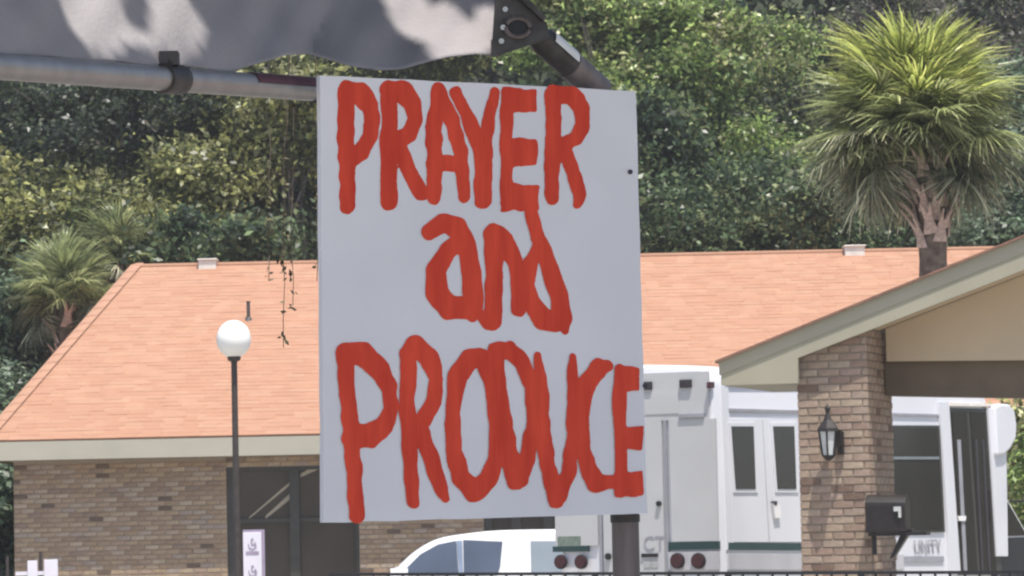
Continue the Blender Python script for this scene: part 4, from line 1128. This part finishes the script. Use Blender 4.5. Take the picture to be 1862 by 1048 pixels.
# letters as brush strokes: each stroke is a chain of (x, y, half width); 'box' strokes are flat-ended bars
LET = [
 ('P', [[(630, 162, 14), (629, 250, 14), (632, 374, 13)], [(630, 164, 15), (654, 170, 19), (674, 194, 14), (678, 222, 12.5), (672, 250, 13), (656, 278, 14), (634, 290, 15)]]),
 ('R', [[(708, 162, 13), (707, 260, 13), (707, 368, 14)], [(706, 163, 14), (732, 168, 20), (750, 188, 14), (754, 216, 11.5), (744, 244, 13), (722, 258, 14)], [(724, 262, 12), (746, 315, 13), (766, 352, 12)]]),
 ('A', [[(797, 162, 9), (789, 230, 13), (790, 300, 13), (790, 358, 12)], [(797, 161, 9), (818, 210, 12), (836, 270, 12), (845, 356, 9.5)], [(792, 298, 13), (836, 296, 13)]]),
 ('Y', [[(830, 168, 9), (850, 215, 11), (872, 262, 13), (880, 300, 14)], [(899, 168, 7.5), (890, 215, 10), (882, 262, 12)], [(880, 270, 14), (878, 330, 14), (878, 366, 14)]]),
 ('E', [[(922, 170, 10), (921, 280, 10), (922, 368, 11)], 'box', [(928, 182, 22), (962, 183, 19)], 'box', [(928, 278, 25), (962, 277, 23)], 'box', [(928, 358, 25), (966, 360, 21)]]),
 ('R', [[(1006, 168, 12), (1005, 270, 12.5), (1004, 360, 11)], [(1006, 171, 15), (1040, 174, 16), (1058, 198, 12.5), (1060, 228, 11.5), (1046, 254, 12), (1018, 268, 12)], [(1024, 262, 11), (1042, 315, 12), (1055, 352, 11), (1050, 374, 5)]]),
 ('a', [[(782, 422, 13), (808, 404, 16), (832, 414, 17), (848, 446, 16), (858, 500, 15), (862, 556, 16), (858, 574, 10)], [(846, 438, 14), (814, 456, 14), (793, 492, 17), (795, 535, 19), (815, 560, 19), (850, 562, 18)]]),
 ('n', [[(896, 428, 16), (899, 500, 14), (897, 560, 15), (894, 584, 17)], [(872, 570, 7), (888, 590, 10)], [(898, 424, 16), (918, 438, 15), (936, 476, 12), (944, 520, 11), (942, 564, 11)]]),
 ('d', [[(966, 386, 10), (978, 430, 11), (998, 482, 14), (1014, 535, 15), (1024, 580, 16), (1028, 602, 5)], [(984, 444, 11), (965, 478, 12), (957, 520, 14), (968, 552, 16), (988, 580, 17), (1012, 586, 16)]]),
 ('P', [[(626, 650, 15), (634, 740, 15), (642, 840, 14.5), (649, 938, 14)], [(628, 640, 18), (660, 644, 21), (690, 672, 19), (709, 706, 14), (711, 744, 13), (698, 776, 18), (672, 792, 22), (642, 796, 22)]]),
 ('R', [[(743, 650, 15), (741, 740, 14), (746, 830, 14), (751, 914, 12)], [(742, 645, 15), (756, 630, 20), (780, 650, 19), (793, 690, 13), (789, 730, 14), (770, 764, 15), (754, 776, 15)], [(764, 778, 15), (784, 835, 15), (802, 888, 13), (810, 908, 7)]]),
 ('O', [[(856, 650, 18), (832, 686, 17), (824, 750, 13.5), (826, 820, 14), (838, 868, 17), (862, 894, 20), (888, 872, 16), (902, 832, 14), (901, 760, 13), (894, 690, 14), (878, 652, 17), (856, 650, 18)]]),
 ('D', [[(901, 645, 14), (908, 730, 17), (922, 810, 17), (938, 876, 16)], [(902, 640, 17), (926, 636, 16), (950, 660, 15), (967, 704, 12), (970, 766, 12), (960, 830, 14), (946, 872, 16)]]),
 ('U', [[(978, 646, 7), (984, 700, 12), (987, 780, 14), (996, 850, 14), (1010, 894, 18), (1012, 910, 16)], [(1041, 650, 8), (1043, 720, 11), (1041, 800, 12), (1034, 862, 13), (1014, 902, 18)]]),
 ('C', [[(1104, 666, 12), (1088, 670, 18), (1068, 696, 17), (1058, 740, 14), (1059, 800, 13), (1068, 850, 15), (1086, 878, 19), (1110, 876, 13)]]),
 ('E', [[(1127, 672, 11), (1128, 780, 12), (1130, 894, 11)], 'box', [(1130, 688, 24), (1151, 689, 22)], 'box', [(1130, 796, 20), (1155, 797, 21)], 'box', [(1130, 882, 21), (1157, 880, 22)]]),
]
def stroke_field(strokes, X, Y_):
    D = np.full(X.shape, 1e9); box = False
    for st in strokes:
        if st == 'box': box = True; continue
        for (x0, y0, r0_), (x1, y1, r1_) in zip(st[:-1], st[1:]):
            dx, dy = x1 - x0, y1 - y0; L2 = dx * dx + dy * dy; L = math.sqrt(L2)
            t = ((X - x0) * dx + (Y_ - y0) * dy) / L2
            if box:
                s = np.abs((X - x0) * (-dy) + (Y_ - y0) * dx) / L
                al = np.abs(t - .5) * L - L / 2 - 13
                tt = np.clip(t, 0, 1); e = s - (r0_ + (r1_ - r0_) * tt)
                d = np.maximum(al, e)
            else:
                tt = np.clip(t, 0, 1)
                d = np.hypot(X - x0 - tt * dx, Y_ - y0 - tt * dy) - (r0_ + (r1_ - r0_) * tt)
            D = np.minimum(D, d)
        box = False
    return D
for li, (ch, strokes) in enumerate(LET):
    pts = np.array([p_ for st in strokes if st != 'box' for p_ in st])
    g_ = 3.0
    xs = np.arange(pts[:, 0].min() - 34, pts[:, 0].max() + 36, g_); ys = np.arange(pts[:, 1].min() - 34, pts[:, 1].max() + 36, g_)
    X, Y_ = np.meshgrid(xs, ys)
    wobx = np.zeros(X.shape)
    for q in range(9):   # uneven hand: several unrelated wavelengths
        kx, ky, ph_ = rng.normal() * .12, rng.normal() * .10, rng.uniform(0, 6.28)
        wobx += .45 * np.sin(kx * X + ky * Y_ + ph_)
    D = stroke_field(strokes, X, Y_) - (1.7 if li < 9 else .1) + wobx
    D += rng.normal(size=D.shape) * .28
    vid = {}; b = MB(); dep = -.0008 - .00012 * li
    def vert(key, x, y):
        if key not in vid:
            vid[key] = len(b.v); b.v.append(on_sign(x, y, dep))
        return vid[key]
    ny, nx = D.shape
    for j in range(ny - 1):
        for i in range(nx - 1):
            cs = [(i, j), (i + 1, j), (i + 1, j + 1), (i, j + 1)]
            dv = [D[q[1], q[0]] for q in cs]
            if min(dv) >= 0: continue
            poly = []
            for k in range(4):
                a, c = cs[k], cs[(k + 1) % 4]; da, dc = dv[k], dv[(k + 1) % 4]
                if da < 0: poly.append(vert(a, xs[a[0]], ys[a[1]]))
                if (da < 0) != (dc < 0):
                    t = da / (da - dc); key = (min(a, c), max(a, c))
                    poly.append(vert(key, xs[a[0]] + (xs[c[0]] - xs[a[0]]) * t, ys[a[1]] + (ys[c[1]] - ys[a[1]]) * t))
            if len(poly) >= 3: b.f.append(poly); b.m.append(0)
    o = b.build('letter', M['red'], sign, fix=False)

# ------------------------------------------------------------------ tarp awning over the sign
aw = thing('tarp_awning', at(1138, 1040, 7.44) * 1.0, 'grey tarp awning on metal poles hanging over the sign', 'awning')
aw.location.z = 0
def ybar(px): return 6.0 + (px / 570.0) * 1.12 if px < 570 else 7.12 + (px - 570) / 330.0 * .16
def ctr(px): return 121.0 + px * (163.5 - 121.0) / 570.0      # centre line of the front tube
def edge(px):
    if px < 430: return ctr(px) - 24 + 2 * math.sin(px * .05)
    q = [(430, 127), (480, 112), (520, 100), (560, 97), (600, 108), (640, 120), (690, 128), (730, 125), (770, 114), (820, 102), (870, 97), (895, 101), (905, 98)]
    for (x0, y0), (x1, y1) in zip(q[:-1], q[1:]):
        if px <= x1: return y0 + (y1 - y0) * (px - x0) / (x1 - x0)
    return 98
xs = np.concatenate([np.linspace(-560, 0, 15), np.linspace(18, 903, 70)])
nv = 40; b = MB()
for i, x in enumerate(xs):
    e = edge(x); Yb = ybar(x)
    for j in range(nv):
        y = e - (j / (nv - 1)) ** 1.25 * 560
        s = (e - y)
        wr = .016 * math.sin(x * .021 + s * .012) * min(1, s / 60) + .010 * math.sin(x * .05 - s * .03 + 1.3) + .03 * math.exp(-((x - 640) / 90.0) ** 2) * math.exp(-s / 90)
        wr -= .020 * math.exp(-(((x - 560) - s * .4) / 12.0) ** 2) * math.exp(-((s - 60) / 90.) ** 2)
        b.v.append(at(x + (0 if x < 890 else 0), y, Yb + .01 + s * .00112 - wr))
m_ = len(xs)
for i in range(m_ - 1):
    for j in range(nv - 1):
        b.f.append([i * nv + j, (i + 1) * nv + j, (i + 1) * nv + j + 1, i * nv + j + 1]); b.m.append(0)
fabm = mat('grey_tarp_fabric', (0.345, 0.32, 0.33), 0.9, 0.10, 5, 0.15, 120)
tarp = b.build('tarp', fabm, aw, smooth=True)
sm = tarp.modifiers.new('thickness', 'SOLIDIFY'); sm.thickness = .002
# front tube, clamp, label
def tp(px, dz=0, r=0): return at(px, ctr(px) + dz, ybar(px))
b = MB(); b.tube([tp(x) for x in (*range(-560, 560, 35), 572)], .0213, 18); b.build('front_tube', M['steel'], aw, smooth=True)
b = MB(); b.tube([tp(568), tp(581)], .024, 16); b.build('end_cap', M['rubber'], aw, smooth=True)
b = MB(); b.tube([tp(294), tp(327)], .0262, 16); 
q = tp(308, -36); b.hexa([q + Vector((sx * .016, sy * .02, sz_ * .012)) for sz_ in (-1, 1) for sx, sy in ((-1, -1), (1, -1), (1, 1), (-1, 1))])
b.tube([tp(312, -42) + Vector((0, -.02, 0)), tp(312, -25) + Vector((0, -.025, 0))], .006, 8); b.build('clamp', M['darkmetal'], aw, smooth=True)
b = MB(); NA = 10
ring = []
for x in (452, 578):
    c = tp(x); t = (tp(x + 4) - tp(x - 4)).normalized(); e2 = Vector((0, 0, 1)); e1 = t.cross(e2).normalized()
    if e1.y > 0: e1 = -e1
    for k in range(NA):
        a = math.radians(8 + 95 * k / (NA - 1)); ring.append(c + (e1 * math.cos(a) + e2 * math.sin(a)) * .0223)
b.add(ring, [(k, k + 1, NA + k + 1, NA + k) for k in range(NA - 1)]); lo = b.build('sticker', M['redtape'], aw, fix=False); sm = lo.modifiers.new('thickness', 'SOLIDIFY'); sm.thickness = .0008
# corner bracket, brace and leg
FK = Frame(at(920, 50, 7.27), (1, 0.1, 0))
def K(px, py): return FK.uv(px, py)
b = MB(); b.prism(FK, [K(*q) for q in ((903, -40), (893, 104), (905, 102), (958, 84), (1000, 72), (994, 42), (940, -4), (925, -40))], -.004, .004); kb_ = b.build('bracket', M['darkmetal'], aw, bevel=.001)
b = MB(); c = K(941, 51)
for r1, r2, d in ((.024, .026, -.004),):
    prof = [FK.p(c[0] + .023 * math.cos(2 * math.pi * k / 16), c[1] + .018 * math.sin(2 * math.pi * k / 16), -.007) for k in range(17)]
    b.tube(prof, .0045, 6)
b.build('eye_ring', M['rustpost'], kb_, smooth=True)
b = MB(); b.disc(FK.p(c[0], c[1], -.0045), -FK.n, .016, .002, 16); b.build('eye_hole', M['rubber'], kb_)
for (x, y) in ((918, 18), (914, 51), (911, 76)):
    q = K(x, y); b = MB(); b.disc(FK.p(q[0], q[1], -.004), -FK.n, .0055, .005, 6); b.build('bolt', M['bolt'], kb_)
lug = MB()
q0, q1 = K(965, -30), K(940, -60)
lug.prism(FK, [K(*q) for q in ((925, -40), (938, -4), (985, 40), (992, 34), (950, -8), (940, -40))], -.02, .012); lug.build('flange', M['darkmetal'], kb_)
br0, br1 = at(972, 62, 7.29), at(1090, 166, 7.44)
b = MB(); b.tube([br0, br0.lerp(br1, .12), br1], [.020, .0265, .0275], 18); b.build('brace', M['darkmetal'], aw, smooth=True)
b = MB(); b.tube([br0.lerp(br1, .52), br0.lerp(br1, 1.0)], .0285, 18); b.build('brace_sleeve', M['rustpost'], aw, smooth=True)
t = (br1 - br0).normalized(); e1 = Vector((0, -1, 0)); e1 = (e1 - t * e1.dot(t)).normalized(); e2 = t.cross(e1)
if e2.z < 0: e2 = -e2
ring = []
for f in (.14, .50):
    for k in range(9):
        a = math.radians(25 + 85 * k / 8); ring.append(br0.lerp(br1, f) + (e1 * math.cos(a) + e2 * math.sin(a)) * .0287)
b = MB(); b.add(ring, [(k, k + 1, 9 + k + 1, 9 + k) for k in range(8)]); lo = b.build('white_band', M['whiteband'], aw, fix=False); sm = lo.modifiers.new('thickness', 'SOLIDIFY'); sm.thickness = .001  # white band over the upper side of the brace
pb = at(1138, 1000, 7.47); 
b = MB(); b.tube([(pb.x, 7.47, 0), (pb.x, 7.47, at(1122, 190, 7.47).z)], .0262, 20); b.build('leg', M['rustpost'], aw, smooth=True)
b = MB(); b.tube([(pb.x, 7.47, at(1138, 950, 7.47).z), (pb.x, 7.47, at(1138, 936, 7.47).z)], .0285, 20); b.build('shadow_ring', M['darkmetal'], aw, smooth=True)  # dark ring stands in for the sign's shadow on the leg
b = MB(); b.lathe((pb.x, 7.47, 0), [(.11, 0), (.11, .012), (.035, .014), (.03, .08)], 20); b.build('foot', M['darkmetal'], aw)
# rear ridge pole and the far leg, outside the picture, that hold the tarp up
rp0, rp1 = at(-560, -470, ybar(-560) + .66), at(2050, -440, 7.28 + .66)
b = MB(); b.tube([rp0, rp1], .02, 12); b.build('ridge_tube', M['steel'], aw, smooth=True)
b = MB(); b.tube([(rp1.x, rp1.y, 0), rp1], .02, 12); b.build('leg', M['steel'], aw, smooth=True)
b = MB(); b.tube([(rp0.x, rp0.y, 0), rp0], .02, 12); b.build('leg', M['steel'], aw, smooth=True)

# ------------------------------------------------------------------ oak whose boughs shade the awning (above the picture) and drop a few twigs into it
oak = thing('shade_oak', (-4.2, 10.5, 0), 'large oak overhead whose dark twigs hang before the salmon roof', 'tree')
b = MB(); tw_ = wob((-4.2, 10.5, -.1), (-3.6, 10.2, 4.4), 5, .1)
b.tube(tw_, [.42, .34, .31, .29, .27, .26], 14); b.build('trunk', M['shade_bark'], oak, smooth=True)
b = MB(); f0_ = Vector((-3.6, 10.2, 4.3))
lims = [((-1.2, 8.4, 6.0), .15), ((.6, 8.2, 6.4), .10), ((-2.2, 6.8, 6.0), .12), ((-.5, 9.8, 5.6), .10), ((-.9, 11.4, 4.5), .09)]
for (e, r1) in lims:
    pth = wob(f0_, e, 6, .16); b.tube(pth, [r1 * (1.35 - .2 * k) for k in range(len(pth))], 8)
b.tube(wob((-1.2, 8.4, 6.0), (1.6, 7.8, 6.6), 4, .12), [.08, .06, .045, .03, .015], 6)
b.build('limb', M['shade_bark'], oak, smooth=True, fix=False)
n = 62000
C = np.empty((n, 3)); C[:, 0] = rng.uniform(-2.8, 2.9, n); C[:, 1] = rng.uniform(5.0, 9.8, n); C[:, 2] = rng.uniform(4.9, 6.9, n)
n2 = 30000
C2 = np.empty((n2, 3)); C2[:, 0] = rng.uniform(-5.0, 4.6, n2); C2[:, 1] = rng.uniform(4.0, 6.2, n2); C2[:, 2] = rng.uniform(4.8, 7.0, n2)  # unseen forward boughs added to keep sky light off the tarp
C = np.concatenate([C, C2]); n = len(C)
# openings in the crown: each lets the sun through to one spot of the tarp
S_n = np.array(SUN)
def tarp_pt(px, py): return np.array(at(px, py, ybar(px) + .01 + (edge(px) - py) * .00112))
holes = [(170, -4, 32, 54), (202, 66, 26, 24), (146, -76, 36, 56), (318, 66, 40, 32), (300, 30, 14, 24), (838, 74, 46, 32), (798, 46, 26, 22), (742, 12, 26, 26), (872, 62, 20, 30), (300, -30, 16, 30)]
def hole_dist(C, grow):
    """smallest elliptical distance of each leaf's shadow to an opening that is grown by some centimetres"""
    best = np.full(len(C), 1e9)
    for (a, c, rx, ry) in holes:
        h0 = tarp_pt(a, c); ex = tarp_pt(a + 10, c) - h0; ey = tarp_pt(a, c + 10) - h0
        sol = np.linalg.solve(np.stack([ex, ey, S_n], axis=1), (C - h0).T)   # ride each leaf down the sun's direction onto the tarp
        best = np.minimum(best, (sol[0] * 10 / (rx + grow)) ** 2 + (sol[1] * 10 / (ry + grow)) ** 2)
    return best
C = C[hole_dist(C, 105) > 1]
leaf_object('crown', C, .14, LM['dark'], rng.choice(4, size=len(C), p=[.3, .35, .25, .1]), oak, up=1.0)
# finer unseen leaves added round the openings to sharpen the sun spots
n = 420000
C = np.empty((n, 3)); C[:, 0] = rng.uniform(-1.6, 1.2, n); C[:, 1] = rng.uniform(4.4, 7.4, n); C[:, 2] = rng.uniform(4.9, 6.4, n)
C = C[hole_dist(C, 190) < 1]; C = C[hole_dist(C, 34) > 1]
leaf_object('fine_leaves', C, .055, LM['dark'], rng.choice(4, size=len(C), p=[.3, .35, .25, .1]), oak, up=1.0)
# hanging twigs
tl_ = [leafmat('oak_twig_leaf', (0.12, 0.10, 0.06), .35), leafmat('oak_twig_leaf_light', (0.22, 0.20, 0.11), .4)]
for (x0, x1, yb_, dens) in ((488, 491, 512, 8), (526, 512, 632, 15), (577, 575, 512, 5), (534, 530, 556, 6)):
    YT = 11.2; top = at(x0, -60, YT); bot = at(x1, yb_, YT)
    pth = [top.lerp(bot, k / 12) + Vector((random.uniform(-.006, .006), random.uniform(-.02, .02), 0)) for k in range(13)]
    b = MB(); b.tube(pth, .0012, 5); tw = b.build('twig', M['shade_bark'], oak, fix=False)
    C = []
    for k in range(dens):
        f = 1 - random.random() ** 1.3 * .32 * (634 / yb_ * .6 + .4)
        q = top.lerp(bot, max(0, min(1, f))); m2 = random.randint(1, 4)
        for _ in range(m2): C.append(q + Vector((random.gauss(0, .006), random.gauss(0, .01), random.gauss(0, .010))))
    for k in range(int(dens * 1.2)):
        q = top.lerp(bot, random.uniform(.2, .85)); C.append(q + Vector((random.gauss(0, .007), random.gauss(0, .01), 0)))
    C = np.array([tuple(q) for q in C]); leaf_object('leaves', C, .019, tl_, (rng.random(len(C)) < .18).astype(int), tw, up=.2)
